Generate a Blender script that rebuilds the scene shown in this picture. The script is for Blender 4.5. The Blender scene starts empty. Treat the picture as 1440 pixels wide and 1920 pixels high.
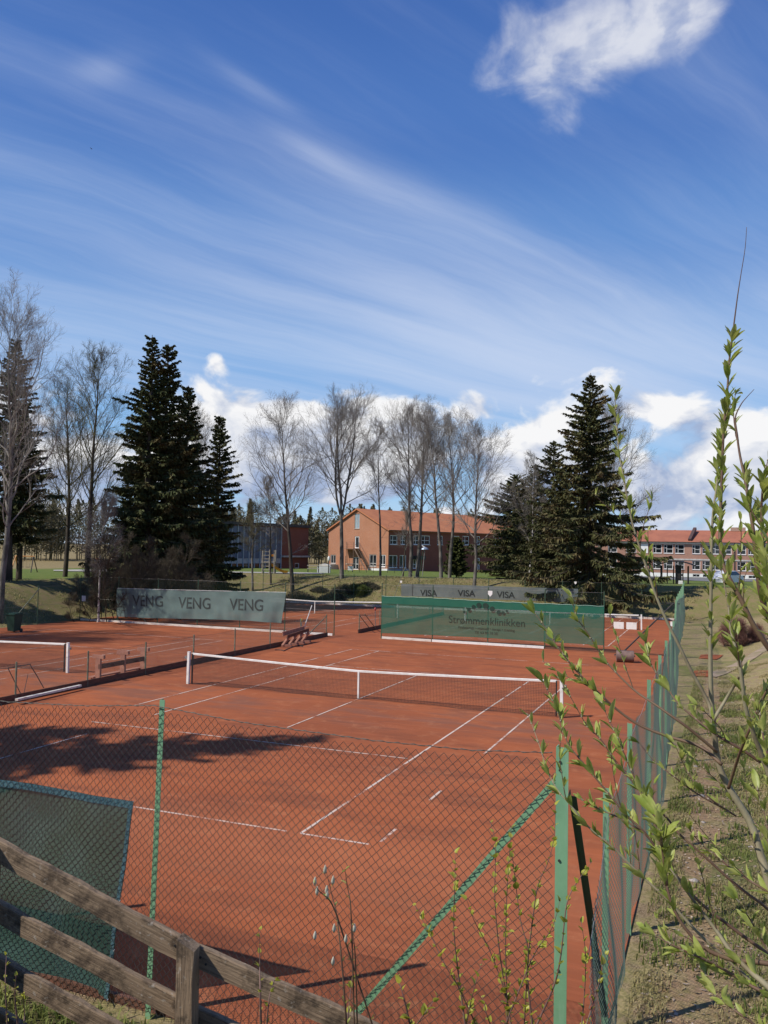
import bpy, math, random
import numpy as np
from math import sin, cos, pi, radians, sqrt, atan2
SC = bpy.context.scene
COL = SC.collection
rng = np.random.default_rng(7)
random.seed(7)

# ---------------------------------------------------------------- camera frame
CAM = np.array([10.6165, -24.6657, 4.7934])
YAW, PITCH, ROLL, FPX = -0.379986, 0.043051, 0.018335, 1575.99
SUN_EL = radians(46.0)
SUN_VEC = np.array([-0.715 * cos(SUN_EL), -0.699 * cos(SUN_EL), sin(SUN_EL)])   # towards the sun


def _axes():
    cy, sy = cos(YAW), sin(YAW)
    f = np.array([sy * cos(PITCH), cy * cos(PITCH), sin(PITCH)])
    rt = np.array([cy, -sy, 0.0])
    up = np.cross(rt, f)
    return cos(ROLL) * rt + sin(ROLL) * up, -sin(ROLL) * rt + cos(ROLL) * up, f


RT, UP, FW = _axes()


def ray(u, v):
    return RT * (u - 720) / FPX + UP * (960 - v) / FPX + FW


def gp(u, v, z=0.0):                       # point on the plane z
    d = ray(u, v)
    return CAM + d * (z - CAM[2]) / d[2]


def atdist(u, v, dist):                    # point at a horizontal distance
    d = ray(u, v)
    return CAM + d * dist / math.hypot(d[0], d[1])


def atdep(u, v, dep):
    return CAM + ray(u, v) * dep


def aty(u, v, y):
    d = ray(u, v)
    return CAM + d * (y - CAM[1]) / d[1]


# ---------------------------------------------------------------- objects
def tag(o, label=None, cat=None, group=None, kind=None):
    if label: o['label'] = label
    if cat: o['category'] = cat
    if group: o['group'] = group
    if kind: o['kind'] = kind
    return o


def thing(name, label, cat, loc=(0, 0, 0), group=None):
    o = bpy.data.objects.new(name, None)
    o.empty_display_size = 0.2
    COL.objects.link(o)
    o.location = [float(a) for a in loc]
    return tag(o, label, cat, group)


def wloc(o):
    p = np.zeros(3)
    while o is not None:
        p = p + np.array(o.location)
        o = o.parent
    return p


def link(name, me, mat, parent=None):
    o = bpy.data.objects.new(name, me)
    COL.objects.link(o)
    for m in (mat if isinstance(mat, (list, tuple)) else [mat]):
        me.materials.append(m)
    if parent is not None:
        o.parent = parent
    return o


def np_mesh(name, V, F, smooth=False, mi=None):
    """V: (n,3); F: list of int arrays, each (m,k)"""
    me = bpy.data.meshes.new(name)
    V = np.asarray(V, dtype=np.float32)
    F = [np.asarray(f, dtype=np.int32) for f in F if len(f)]
    me.vertices.add(len(V))
    me.vertices.foreach_set('co', V.ravel())
    nl = sum(f.size for f in F)
    npoly = sum(len(f) for f in F)
    me.loops.add(nl)
    me.polygons.add(npoly)
    me.loops.foreach_set('vertex_index', np.concatenate([f.ravel() for f in F]))
    ls, off = [], 0
    for f in F:
        ls.append(off + np.arange(len(f), dtype=np.int32) * f.shape[1])
        off += f.size
    me.polygons.foreach_set('loop_start', np.concatenate(ls).astype(np.int32))
    me.polygons.foreach_set('use_smooth', np.full(npoly, smooth))
    if mi is not None:
        me.polygons.foreach_set('material_index', np.asarray(mi, dtype=np.int32))
    me.update(calc_edges=True)
    me.validate()
    return me


class MB:
    """collects shapes in world coordinates"""
    def __init__(s):
        s.V, s.F, s.n = [], {}, 0

    def add(s, V, F):
        V = np.asarray(V, dtype=np.float64).reshape(-1, 3)
        for f in F:
            f = np.asarray(f, dtype=np.int64)
            if f.ndim == 1: f = f[None, :]
            s.F.setdefault(f.shape[1], []).append(f + s.n)
        s.V.append(V)
        s.n += len(V)
        return s

    def box(s, c, size, rz=0.0, ax=None):
        c = np.array(c, float)
        h = np.array(size, float) / 2
        if ax is None:
            X, Y, Z = np.array([cos(rz), sin(rz), 0]), np.array([-sin(rz), cos(rz), 0]), np.array([0, 0, 1.0])
        else:
            X, Y, Z = ax
        P = [c + X * h[0] * a + Y * h[1] * b + Z * h[2] * d for d in (-1, 1) for b in (-1, 1) for a in (-1, 1)]
        return s.add(P, [[[0, 2, 3, 1], [4, 5, 7, 6], [0, 1, 5, 4], [2, 6, 7, 3], [0, 4, 6, 2], [1, 3, 7, 5]]])

    def beam(s, a, b, w, t, up=(0, 0, 1)):
        """box from a to b: width w across (in the up plane), thickness t"""
        a, b = np.array(a, float), np.array(b, float)
        X = b - a
        L = np.linalg.norm(X)
        X = X / L
        Y = np.cross(np.array(up, float), X)
        if np.linalg.norm(Y) < 1e-6: Y = np.cross([0, 1.0, 0], X)
        Y /= np.linalg.norm(Y)
        Z = np.cross(X, Y)
        return s.box((a + b) / 2, (L, t, w), ax=(X, Y, Z))

    def tube(s, pts, r, sides=8, cap=True):
        P = np.array(pts, float)
        R = np.full(len(P), r, float) if np.isscalar(r) else np.array(r, float)
        T = np.gradient(P, axis=0)
        T /= np.linalg.norm(T, axis=1)[:, None] + 1e-12
        ref = np.array([0, 0, 1.0]) if abs(T[0][2]) < .9 else np.array([1.0, 0, 0])
        A = np.cross(T, ref)
        A /= np.linalg.norm(A, axis=1)[:, None] + 1e-12
        B = np.cross(T, A)
        th = np.arange(sides) * 2 * pi / sides
        V = P[:, None, :] + R[:, None, None] * (np.cos(th)[None, :, None] * A[:, None, :] + np.sin(th)[None, :, None] * B[:, None, :])
        n = len(P)
        i = np.arange(n - 1)[:, None] * sides
        j = np.arange(sides)[None, :]
        k = (j + 1) % sides
        Q = np.stack([i + j, i + k, i + sides + k, i + sides + j], -1).reshape(-1, 4)
        F = [Q]
        if cap:
            F.append(np.arange(sides)[::-1][None, :])
            F.append((np.arange(sides) + (n - 1) * sides)[None, :])
        return s.add(V.reshape(-1, 3), F)

    def lathe(s, c, prof, sides=20):
        prof = np.array(prof, float)
        th = np.arange(sides) * 2 * pi / sides
        V = np.stack([prof[:, 0][:, None] * np.cos(th), prof[:, 0][:, None] * np.sin(th), np.repeat(prof[:, 1][:, None], sides, 1)], -1)
        n = len(prof)
        i = np.arange(n - 1)[:, None] * sides
        j = np.arange(sides)[None, :]
        k = (j + 1) % sides
        Q = np.stack([i + j, i + k, i + sides + k, i + sides + j], -1).reshape(-1, 4)
        return s.add(V.reshape(-1, 3) + np.array(c, float), [Q, np.arange(sides)[::-1][None, :], (np.arange(sides) + (n - 1) * sides)[None, :]])

    def sticks(s, P0, P1, r0, r1, sides=3):
        P0, P1 = np.asarray(P0, float), np.asarray(P1, float)
        N = len(P0)
        if N == 0: return s
        r0 = np.broadcast_to(r0, N).astype(float)
        r1 = np.broadcast_to(r1, N).astype(float)
        T = P1 - P0
        T /= np.linalg.norm(T, axis=1)[:, None] + 1e-12
        ref = np.where((np.abs(T[:, 2]) < .9)[:, None], np.array([0, 0, 1.0]), np.array([1.0, 0, 0]))
        A = np.cross(T, ref)
        A /= np.linalg.norm(A, axis=1)[:, None] + 1e-12
        B = np.cross(T, A)
        th = np.arange(sides) * 2 * pi / sides
        ring = np.cos(th)[None, :, None] * A[:, None, :] + np.sin(th)[None, :, None] * B[:, None, :]
        V = np.concatenate([P0[:, None, :] + r0[:, None, None] * ring, P1[:, None, :] + r1[:, None, None] * ring], 1)
        base = np.arange(N)[:, None] * 2 * sides
        j = np.arange(sides)[None, :]
        k = (j + 1) % sides
        Q = np.stack([base + j, base + k, base + sides + k, base + sides + j], -1).reshape(-1, 4)
        return s.add(V.reshape(-1, 3), [Q])

    def build(s, name, mat, parent=None, smooth=False):
        V = np.concatenate(s.V)
        if parent is not None: V = V - wloc(parent)
        me = np_mesh(name, V, [np.concatenate(f) for f in s.F.values()], smooth)
        return link(name, me, mat, parent)


def copy_tree(o, parent=None):
    c = o.copy()
    COL.objects.link(c)
    if parent is not None: c.parent = parent
    for ch in list(o.children):
        copy_tree(ch, c)
    return c


# ---------------------------------------------------------------- materials
class NT:
    def __init__(s, tree):
        s.t, s.n, s.l = tree, tree.nodes, tree.links

    def new(s, typ, **kw):
        nd = s.n.new(typ)
        for k, v in kw.items():
            setattr(nd, k, v)
        return nd

    def put(s, sock, v):
        if isinstance(v, bpy.types.NodeSocket):
            s.l.new(v, sock)
        elif v is not None:
            if hasattr(sock.default_value, '__len__'):
                v = tuple(v)
                if len(sock.default_value) == 4 and len(v) == 3: v = v + (1.0,)
            sock.default_value = v

    def m(s, op, a, b=None, c=None, clamp=False):
        nd = s.new('ShaderNodeMath', operation=op)
        nd.use_clamp = clamp
        for i, v in enumerate((a, b, c)):
            if v is not None: s.put(nd.inputs[i], v)
        return nd.outputs[0]

    def vm(s, op, a, b=None):
        nd = s.new('ShaderNodeVectorMath', operation=op)
        s.put(nd.inputs[0], a)
        if b is not None: s.put(nd.inputs[1], b)
        return nd.outputs['Value'] if op in ('DOT_PRODUCT', 'LENGTH') else nd.outputs[0]

    def mapr(s, v, a, b, c=0.0, d=1.0, smooth=True):
        nd = s.new('ShaderNodeMapRange')
        nd.interpolation_type = 'SMOOTHSTEP' if smooth else 'LINEAR'
        for i, x in enumerate((v, a, b, c, d)): s.put(nd.inputs[i], x)
        return nd.outputs[0]

    def noise(s, vec, scale, detail=5.0, rough=.55, dist=0.0):
        nd = s.new('ShaderNodeTexNoise')
        s.put(nd.inputs['Vector'], vec)
        nd.inputs['Scale'].default_value = scale
        nd.inputs['Detail'].default_value = detail
        nd.inputs['Roughness'].default_value = rough
        nd.inputs['Distortion'].default_value = dist
        return nd.outputs[0]

    def mix(s, f, a, b):
        nd = s.new('ShaderNodeMix', data_type='RGBA')
        s.put(nd.inputs[0], f)
        s.put(nd.inputs[6], a)
        s.put(nd.inputs[7], b)
        return nd.outputs[2]

    def comb(s, x, y, z=0.0):
        nd = s.new('ShaderNodeCombineXYZ')
        for i, v in enumerate((x, y, z)): s.put(nd.inputs[i], v)
        return nd.outputs[0]

    def sep(s, v):
        nd = s.new('ShaderNodeSeparateXYZ')
        s.put(nd.inputs[0], v)
        return nd.outputs

    def scalev(s, v, sc):
        nd = s.new('ShaderNodeMapping')
        s.put(nd.inputs['Vector'], v)
        nd.inputs['Scale'].default_value = sc
        return nd.outputs[0]


def base_mat(name):
    m = bpy.data.materials.new(name)
    m.use_nodes = True
    t = NT(m.node_tree)
    b = m.node_tree.nodes['Principled BSDF']
    return m, t, b


def mat(name, c1, c2=None, scale=4.0, rough=.75, bump=0.0, bscale=None, detail=6.0, lo=.35, hi=.65, stretch=None,
        metal=0.0, transl=0.0, spec=.3, coord='Object'):
    m, t, b = base_mat(name)
    tc = t.new('ShaderNodeTexCoord').outputs[coord]
    if stretch: tc = t.scalev(tc, stretch)
    c2 = c2 or tuple(x * .75 for x in c1)
    n = t.noise(tc, scale, detail)
    colr = t.mix(t.mapr(n, lo, hi), c1, c2)
    t.l.new(colr, b.inputs['Base Color'])
    b.inputs['Roughness'].default_value = rough
    b.inputs['Metallic'].default_value = metal
    b.inputs['Specular IOR Level'].default_value = spec
    if bump:
        bn = t.new('ShaderNodeBump')
        bn.inputs['Strength'].default_value = bump
        bn.inputs['Distance'].default_value = .02
        t.l.new(t.noise(tc, bscale or scale * 4, 6), bn.inputs['Height'])
        t.l.new(bn.outputs[0], b.inputs['Normal'])
    if transl:
        tr = t.new('ShaderNodeBsdfTranslucent')
        t.l.new(colr, tr.inputs[0])
        mx = t.new('ShaderNodeMixShader')
        mx.inputs[0].default_value = transl
        out = m.node_tree.nodes['Material Output']
        t.l.new(b.outputs[0], mx.inputs[1])
        t.l.new(tr.outputs[0], mx.inputs[2])
        t.l.new(mx.outputs[0], out.inputs[0])
    return m


def veil(name, c1, c2, alpha, scale=3.0, transl=.3, stretch=None):
    """cloth or fine wire that lets part of what is behind show through"""
    m, t, b = base_mat(name)
    tc = t.new('ShaderNodeTexCoord').outputs['Object']
    if stretch: tc = t.scalev(tc, stretch)
    colr = t.mix(t.mapr(t.noise(tc, scale, 5), .35, .65), c1, c2)
    t.l.new(colr, b.inputs['Base Color'])
    b.inputs['Roughness'].default_value = .9
    b.inputs['Specular IOR Level'].default_value = .1
    tl = t.new('ShaderNodeBsdfTranslucent')
    t.l.new(colr, tl.inputs[0])
    m1 = t.new('ShaderNodeMixShader')
    m1.inputs[0].default_value = transl
    t.l.new(b.outputs[0], m1.inputs[1])
    t.l.new(tl.outputs[0], m1.inputs[2])
    tp = t.new('ShaderNodeBsdfTransparent')
    m2 = t.new('ShaderNodeMixShader')
    m2.inputs[0].default_value = alpha
    t.l.new(tp.outputs[0], m2.inputs[1])
    t.l.new(m1.outputs[0], m2.inputs[2])
    t.l.new(m2.outputs[0], m.node_tree.nodes['Material Output'].inputs[0])
    return m

# ---------------------------------------------------------------- camera, sun, sky
cd = bpy.data.cameras.new('camera')
cam = bpy.data.objects.new('camera', cd)
COL.objects.link(cam)
import mathutils
M = mathutils.Matrix(((RT[0], UP[0], -FW[0], CAM[0]), (RT[1], UP[1], -FW[1], CAM[1]), (RT[2], UP[2], -FW[2], CAM[2]), (0, 0, 0, 1)))
cam.matrix_world = M
cd.sensor_fit = 'HORIZONTAL'
cd.sensor_width = 36.0
cd.lens = 36.0 * FPX / 1440.0
cd.clip_start = .05
cd.clip_end = 6000
SC.camera = cam

sd = bpy.data.lights.new('sun', 'SUN')
sun = bpy.data.objects.new('sun', sd)
COL.objects.link(sun)
sd.energy = 4.4
sd.angle = radians(.6)
sd.color = (1.0, .955, .88)
sun.rotation_euler = mathutils.Vector(SUN_VEC).to_track_quat('Z', 'Y').to_euler()
sun.location = (-40, -20, 60)

W = bpy.data.worlds.new('World')
SC.world = W
W.use_nodes = True
wt = NT(W.node_tree)
bg = W.node_tree.nodes['Background']
SKY_STR = .1
bg.inputs['Strength'].default_value = SKY_STR
sky = wt.new('ShaderNodeTexSky', sky_type='NISHITA')
sky.sun_disc = False
sky.sun_elevation = SUN_EL
sky.sun_rotation = atan2(SUN_VEC[0], SUN_VEC[1])
sky.altitude = 200
sky.air_density = 1.0
sky.dust_density = .2
sky.ozone_density = 1.0
gen = wt.new('ShaderNodeTexCoord').outputs['Generated']
dirv = wt.vm('NORMALIZE', gen)
right = wt.vm('DOT_PRODUCT', dirv, (cos(YAW), -sin(YAW), 0))
fwd = wt.vm('DOT_PRODUCT', dirv, (sin(YAW), cos(YAW), 0))
dz = wt.sep(dirv)[2]
az = wt.m('ARCTAN2', right, fwd)
el = wt.m('ARCSINE', dz)


def blob(a0, e0, sa, se, amp, rot=0.0):
    x = wt.m('SUBTRACT', az, a0)
    y = wt.m('SUBTRACT', el, e0)
    if rot:
        x2 = wt.m('ADD', wt.m('MULTIPLY', x, cos(rot)), wt.m('MULTIPLY', y, sin(rot)))
        y = wt.m('SUBTRACT', wt.m('MULTIPLY', y, cos(rot)), wt.m('MULTIPLY', x, sin(rot)))
        x = x2
    x = wt.m('DIVIDE', x, sa)
    y = wt.m('DIVIDE', y, se)
    r2 = wt.m('ADD', wt.m('MULTIPLY', x, x), wt.m('MULTIPLY', y, y))
    return wt.m('MULTIPLY', wt.m('EXPONENT', wt.m('MULTIPLY', r2, -1.0)), amp)


def total(bl):
    s = bl[0]
    for b in bl[1:]: s = wt.m('ADD', s, b)
    return s


# base blue: the physical sky, a little deeper overhead
skyc = sky.outputs[0]
hsv = wt.new('ShaderNodeHueSaturation')
wt.l.new(skyc, hsv.inputs['Color'])
hsv.inputs['Saturation'].default_value = 1.12
hsv.inputs['Value'].default_value = 1.0
skyc = hsv.outputs[0]
ramp = wt.new('ShaderNodeValToRGB')
ramp.color_ramp.interpolation = 'EASE'
stops = [(0.0, (3.7, 5.9, 8.3)), (.09, (2.4, 4.9, 8.2)), (.20, (1.9, 4.0, 7.6)), (.34, (1.15, 2.7, 6.3)), (.47, (.68, 1.8, 5.2)), (.62, (.45, 1.32, 4.4)), (1.0, (.3, .95, 3.5))]
cr_ = ramp.color_ramp
while len(cr_.elements) < len(stops): cr_.elements.new(.5)
for e_, (ps, c_) in zip(cr_.elements, stops):
    e_.position = ps
    e_.color = tuple(x / 10.0 for x in c_) + (1.0,)
wt.l.new(wt.m('MULTIPLY', el, 1.0), ramp.inputs[0])
skyc = wt.mix(.8, skyc, wt.vm('SCALE', ramp.outputs[0]) if False else wt.vm('MULTIPLY', ramp.outputs[0], (10.0, 10.0, 10.0)))

# high thin ice cloud: streaks on a level sheet, stretched along the wind
den = wt.m('ADD', wt.m('MAXIMUM', dz, 0.0), .10)
qx = wt.m('DIVIDE', right, den)
qy = wt.m('DIVIDE', fwd, den)
CA = radians(52)
sx = wt.m('ADD', wt.m('MULTIPLY', qx, sin(CA)), wt.m('MULTIPLY', qy, cos(CA)))     # along the wind
sy = wt.m('SUBTRACT', wt.m('MULTIPLY', qx, cos(CA)), wt.m('MULTIPLY', qy, sin(CA)))
warp = wt.noise(wt.comb(wt.m('MULTIPLY', sx, .35), wt.m('MULTIPLY', sy, .5), 3.0), 1.0, 3, .5)
syw = wt.m('ADD', sy, wt.m('MULTIPLY', wt.m('SUBTRACT', warp, .5), .55))
w2n = wt.noise(wt.comb(wt.m('MULTIPLY', sx, 1.3), wt.m('MULTIPLY', sy, 1.6), 9.0), 1.0, 4, .55)
syf = wt.m('ADD', syw, wt.m('MULTIPLY', wt.m('SUBTRACT', w2n, .5), .16))
c_f = wt.noise(wt.comb(wt.m('MULTIPLY', sx, .30), wt.m('MULTIPLY', syf, 3.6), 7.3), 1.0, 10, .63, .2)
c_t = wt.noise(wt.comb(wt.m('MULTIPLY', sx, 1.6), wt.m('MULTIPLY', syf, 11.0), 2.3), 1.0, 8, .62, .3)
c_b = wt.noise(wt.comb(wt.m('MULTIPLY', sx, .16), wt.m('MULTIPLY', syw, .75), 1.7), 1.0, 4, .5)
cbias = total([blob(.06, .31, .26, .10, .17, -.35), blob(.15, .22, .4, .10, .14), blob(.36, .24, .28, .09, .20, -.2), blob(-.30, .34, .25, .035, .09, -.30),
               blob(-.40, .22, .20, .06, .12), blob(-.02, .42, .16, .018, .09, -.32), blob(.12, .36, .25, .02, .07, -.35), blob(.25, .16, .3, .08, .12),
               blob(-.335, .50, .04, .016, .16, .30), blob(-.17, .505, .07, .009, .15, -.40), blob(-.085, .44, .06, .010, .14, -.40)])
csum = wt.m('ADD', wt.m('ADD', wt.m('ADD', wt.m('MULTIPLY', c_f, .55), wt.m('MULTIPLY', wt.m('SUBTRACT', c_t, .5), .20)), wt.m('MULTIPLY', c_b, .50)), cbias)
cir = wt.m('MULTIPLY', wt.mapr(csum, .44, 1.12), .64)
cir = wt.m('MULTIPLY', cir, wt.mapr(el, .0, .10))
ccol = (6.3, 6.9, 8.3)
col1 = wt.mix(cir, skyc, ccol)

# cumulus
px_ = wt.m('MULTIPLY', az, 1.0)
py_ = wt.m('MULTIPLY', el, 1.55)


def cum_noise(dx, dy, sc, det):
    return wt.noise(wt.comb(wt.m('ADD', px_, dx), wt.m('ADD', py_, dy), 4.2), sc, det, .54, .3)


n1 = cum_noise(0, 0, 9.0, 9)
n1s = cum_noise(-.022, .034, 9.0, 6)
band = blob(.0, .055, 9.0, .075, .20)
bl = [band, blob(.075, .165, .035, .06, -.16), blob(.26, .10, .04, .03, -.12), blob(.30, .145, .05, .012, -.22), blob(-.13, .130, .15, .052, .54), blob(-.03, .13, .10, .06, .42), blob(.105, .172, .035, .022, .36), blob(.19, .115, .065, .050, .46),
      blob(.33, .155, .10, .022, .34), blob(.40, .09, .13, .052, .44), blob(.18, .205, .025, .018, .34), blob(-.20, .215, .014, .013, .36),
      blob(-.29, .215, .013, .012, .30), blob(.30, .185, .12, .03, .14), blob(-.40, .12, .12, .08, .22),
      blob(.245, .555, .095, .075, .84), blob(.20, .48, .055, .05, .50), blob(.10, .52, .03, .05, .40), blob(.36, .56, .07, .05, .62), blob(.15, .55, .045, .06, .55),
      blob(1.3, .15, .3, .07, .4), blob(-1.5, .17, .4, .08, .4), blob(2.6, .16, .5, .08, .4)]
bsum = total(bl)
bsum = wt.m('SUBTRACT', bsum, wt.m('MULTIPLY', wt.mapr(el, .195, .27), .40))
dens = wt.m('ADD', bsum, wt.m('MULTIPLY', wt.m('SUBTRACT', n1, .5), 1.55))
high = wt.mapr(el, .30, .42)
soft = wt.m('ADD', .19, wt.m('MULTIPLY', high, .50))
cmask = wt.mapr(dens, .16, wt.m('ADD', .16, soft))
cmask = wt.m('MULTIPLY', cmask, wt.m('SUBTRACT', 1.0, wt.m('MULTIPLY', high, .20)))
relief = wt.m('MULTIPLY', wt.m('SUBTRACT', n1, n1s), 4.6)
lowgrey = wt.mapr(el, .03, .19)
lit = wt.m('ADD', wt.m('ADD', relief, .12), wt.m('MULTIPLY', lowgrey, .62), clamp=True)
lit = wt.m('MULTIPLY', lit, wt.m('SUBTRACT', 1.15, wt.m('MULTIPLY', wt.mapr(dens, .45, 1.0), .42)), clamp=True)
lit = wt.m('MAXIMUM', lit, wt.m('MULTIPLY', high, .72))
cumc = wt.mix(lit, (3.3, 4.1, 5.9), (8.6, 8.6, 8.7))
col2 = wt.mix(cmask, col1, cumc)
# pale air just above the horizon
hz = wt.m('MULTIPLY', wt.m('EXPONENT', wt.m('MULTIPLY', wt.m('MAXIMUM', el, 0.0), -30.0)), .35)
col3 = wt.mix(hz, col2, (6.6, 7.4, 8.8))
# below the horizon: dull ground bounce
col4 = wt.mix(wt.mapr(dz, -.02, .0), (1.2, 1.1, .9), col3)
wt.l.new(col4, bg.inputs['Color'])

SC.view_settings.view_transform = 'Standard'
SC.view_settings.look = 'None'
SC.view_settings.exposure = 0.12
SC.view_settings.gamma = 1.0
SC.cycles.max_bounces = 6
SC.cycles.diffuse_bounces = 3
SC.cycles.glossy_bounces = 2
SC.cycles.transmission_bounces = 4
SC.cycles.transparent_max_bounces = 24
SC.cycles.use_denoising = True
SC.cycles.use_adaptive_sampling = True
W.cycles.sampling_method = 'MANUAL'
W.cycles.sample_map_resolution = 512

# ---------------------------------------------------------------- terrain
def ss(x, a, b):
    t = np.clip((np.asarray(x, float) - a) / (b - a), 0, 1)
    return t * t * (3 - 2 * t)


def vnoise(x, y, seed=0):
    """cheap smooth value noise"""
    x = np.asarray(x, float); y = np.asarray(y, float)
    xi, yi = np.floor(x), np.floor(y)
    fx, fy = x - xi, y - yi
    fx, fy = fx * fx * (3 - 2 * fx), fy * fy * (3 - 2 * fy)
    def h(a, b):
        s = np.sin(a * 127.1 + b * 311.7 + seed * 74.7) * 43758.5453
        return s - np.floor(s)
    return (h(xi, yi) * (1 - fx) + h(xi + 1, yi) * fx) * (1 - fy) + (h(xi, yi + 1) * (1 - fx) + h(xi + 1, yi + 1) * fx) * fy - .5


X0, X1, Y0, Y1 = -26.3, 9.62, -17.38, 39.55      # the clay enclosure


def ground_h(x, y):
    x = np.asarray(x, float); y = np.asarray(y, float)
    dl = np.maximum(X0 - .3 - x, 0)
    db = np.maximum(y - Y1 - .3, 0)
    d = np.hypot(dl, db)
    d = np.maximum(d, 0)
    far = np.clip((d - 7) / 58.0, 0, 1.55)
    z = 2.15 * ss(d, 0, 6.5) - 1.07 * far
    zr = 2.15 * ss(x, 11.0, 21.0) * (1 - ss(y, 44, 70)) + .25 * ss(x, 10.6, 13)
    dn = np.maximum(Y0 - .35 - y, 0)
    zn = 3.25 * ss(dn, 0, 6.6) * ss(x, -60, -20)
    z = np.maximum(np.maximum(z, zr), zn)
    out = (d > .2) | (x > X1 + .2) | (dn > .2)
    bump = .05 * vnoise(x * .8, y * .8, 1) + .03 * vnoise(x * 2.3, y * 2.3, 2) + .16 * vnoise(x * .22, y * .22, 3) * ss(d, 1, 8)
    z = z + np.where(out, bump * ss(np.maximum.reduce([d, x - X1, dn]), .0, 1.0), -.03)
    # the clay heaped beside the fence
    return z


def fence_x(y):
    return np.interp(y, [-17.3, -10, -6, -3, 3.65, 15, 20, 27.7, 38.4, 41], [9.60, 9.60, 9.57, 9.50, 9.36, 8.87, 8.75, 8.60, 8.33, 8.26])


def gh(x, y):
    return float(ground_h(x, y))


def axis(pts):
    out = []
    for a, b, s in pts:
        out += list(np.arange(a, b, s))
    return np.array(out + [pts[-1][1]])


def grass_mat():
    m, t, b = base_mat('grass_and_litter')
    pos = t.new('ShaderNodeNewGeometry').outputs['Position']
    x, y, z = t.sep(pos)[0], t.sep(pos)[1], t.sep(pos)[2]
    n1 = t.noise(pos, .35, 5, .6)
    n2 = t.noise(pos, 2.2, 6, .65)
    n3 = t.noise(pos, 14.0, 6, .7)
    n4 = t.noise(pos, 45.0, 3, .7)
    lawn = t.mix(t.mapr(n2, .35, .65), (.095, .145, .028), (.150, .165, .045))
    dry = t.mix(t.mapr(n3, .38, .62), (.37, .285, .145), (.22, .19, .075))
    litter = t.mix(t.mapr(n4, .35, .66), (.38, .28, .17), (.16, .11, .06))
    dry = t.mix(t.mapr(n2, .46, .60), dry, litter)
    dry = t.mix(t.m('MULTIPLY', t.mapr(n1, .48, .66), .7), dry, (.125, .150, .038))
    fb = t.m('MAXIMUM', t.mapr(y, 38.0, 40.5), t.mapr(x, -27.0, -25.5, 1.0, 0.0))
    dry = t.mix(t.m('MULTIPLY', fb, .75), dry, t.mix(t.mapr(n2, .38, .62), (.135, .135, .045), (.20, .155, .075)))
    # a mown lawn beyond the crest, rough banks round the courts
    dist = t.m('MAXIMUM', t.m('SUBTRACT', y, 46.0), t.m('SUBTRACT', -33.0, x))
    lf = t.mapr(t.m('ADD', dist, t.m('MULTIPLY', t.m('SUBTRACT', n1, .5), 9.0)), -1.0, 4.0)
    col = t.mix(lf, dry, lawn)
    # trodden path along the side fence
    wob = t.m('MULTIPLY', t.m('SUBTRACT', t.noise(pos, .7, 4), .5), .8)
    px = t.m('ABSOLUTE', t.m('SUBTRACT', t.m('ADD', x, wob), 10.35))
    pathf = t.m('MULTIPLY', t.mapr(px, .08, .55, 1.0, 0.0), t.mapr(y, 8.0, 14.0, 1.0, 0.0))
    pathf = t.m('MULTIPLY', pathf, t.mapr(n2, .34, .60, .15, .95))
    soil = t.mix(t.mapr(n3, .35, .65), (.42, .265, .155), (.28, .165, .095))
    col = t.mix(t.m('MULTIPLY', pathf, .72), col, soil)
    # soil and plants of the near bank, their shade darkened into the colour
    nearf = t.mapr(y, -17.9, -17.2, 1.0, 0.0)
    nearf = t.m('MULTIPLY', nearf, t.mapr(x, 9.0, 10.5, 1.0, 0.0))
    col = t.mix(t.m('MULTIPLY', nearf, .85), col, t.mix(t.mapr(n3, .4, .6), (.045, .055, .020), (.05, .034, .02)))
    # tan field far to the left
    fld = t.m('MULTIPLY', t.mapr(x, -75.0, -62.0, 1.0, 0.0), t.mapr(y, 20.0, 26.0))
    col = t.mix(fld, col, t.mix(t.mapr(n2, .35, .65), (.30, .23, .11), (.20, .155, .075)))
    t.l.new(col, b.inputs['Base Color'])
    b.inputs['Roughness'].default_value = .95
    b.inputs['Specular IOR Level'].default_value = .1
    bn = t.new('ShaderNodeBump')
    bn.inputs['Strength'].default_value = .8
    bn.inputs['Distance'].default_value = .05
    t.l.new(t.m('ADD', t.m('MULTIPLY', n3, .7), t.m('MULTIPLY', n4, .3)), bn.inputs['Height'])
    t.l.new(bn.outputs[0], b.inputs['Normal'])
    return m


GRASS = grass_mat()
gx = axis([(-3000, -600, 300), (-600, -160, 40), (-160, -48, 4), (-48, -26, 1.0), (-26, 9, 1.5), (9, 14, .12), (14, 30, .6), (30, 160, 6), (160, 600, 40), (600, 3000, 300)])
gy = axis([(-600, -60, 60), (-60, -30, 3), (-30, -16.5, .25), (-16.5, 2, .18), (2, 20, .5), (20, 38, 1.0), (38, 56, .7), (56, 160, 3), (160, 600, 40), (600, 3000, 300)])
GX, GY = np.meshgrid(gx, gy)
GZ = ground_h(GX, GY)
nx, ny = len(gx), len(gy)
ii = (np.arange(ny - 1)[:, None] * nx + np.arange(nx - 1)[None, :]).ravel()
gm = np_mesh('ground', np.stack([GX.ravel(), GY.ravel(), GZ.ravel()], 1), [np.stack([ii, ii + 1, ii + nx + 1, ii + nx], 1)], smooth=True)
tag(link('ground', gm, GRASS), kind='structure')


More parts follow.
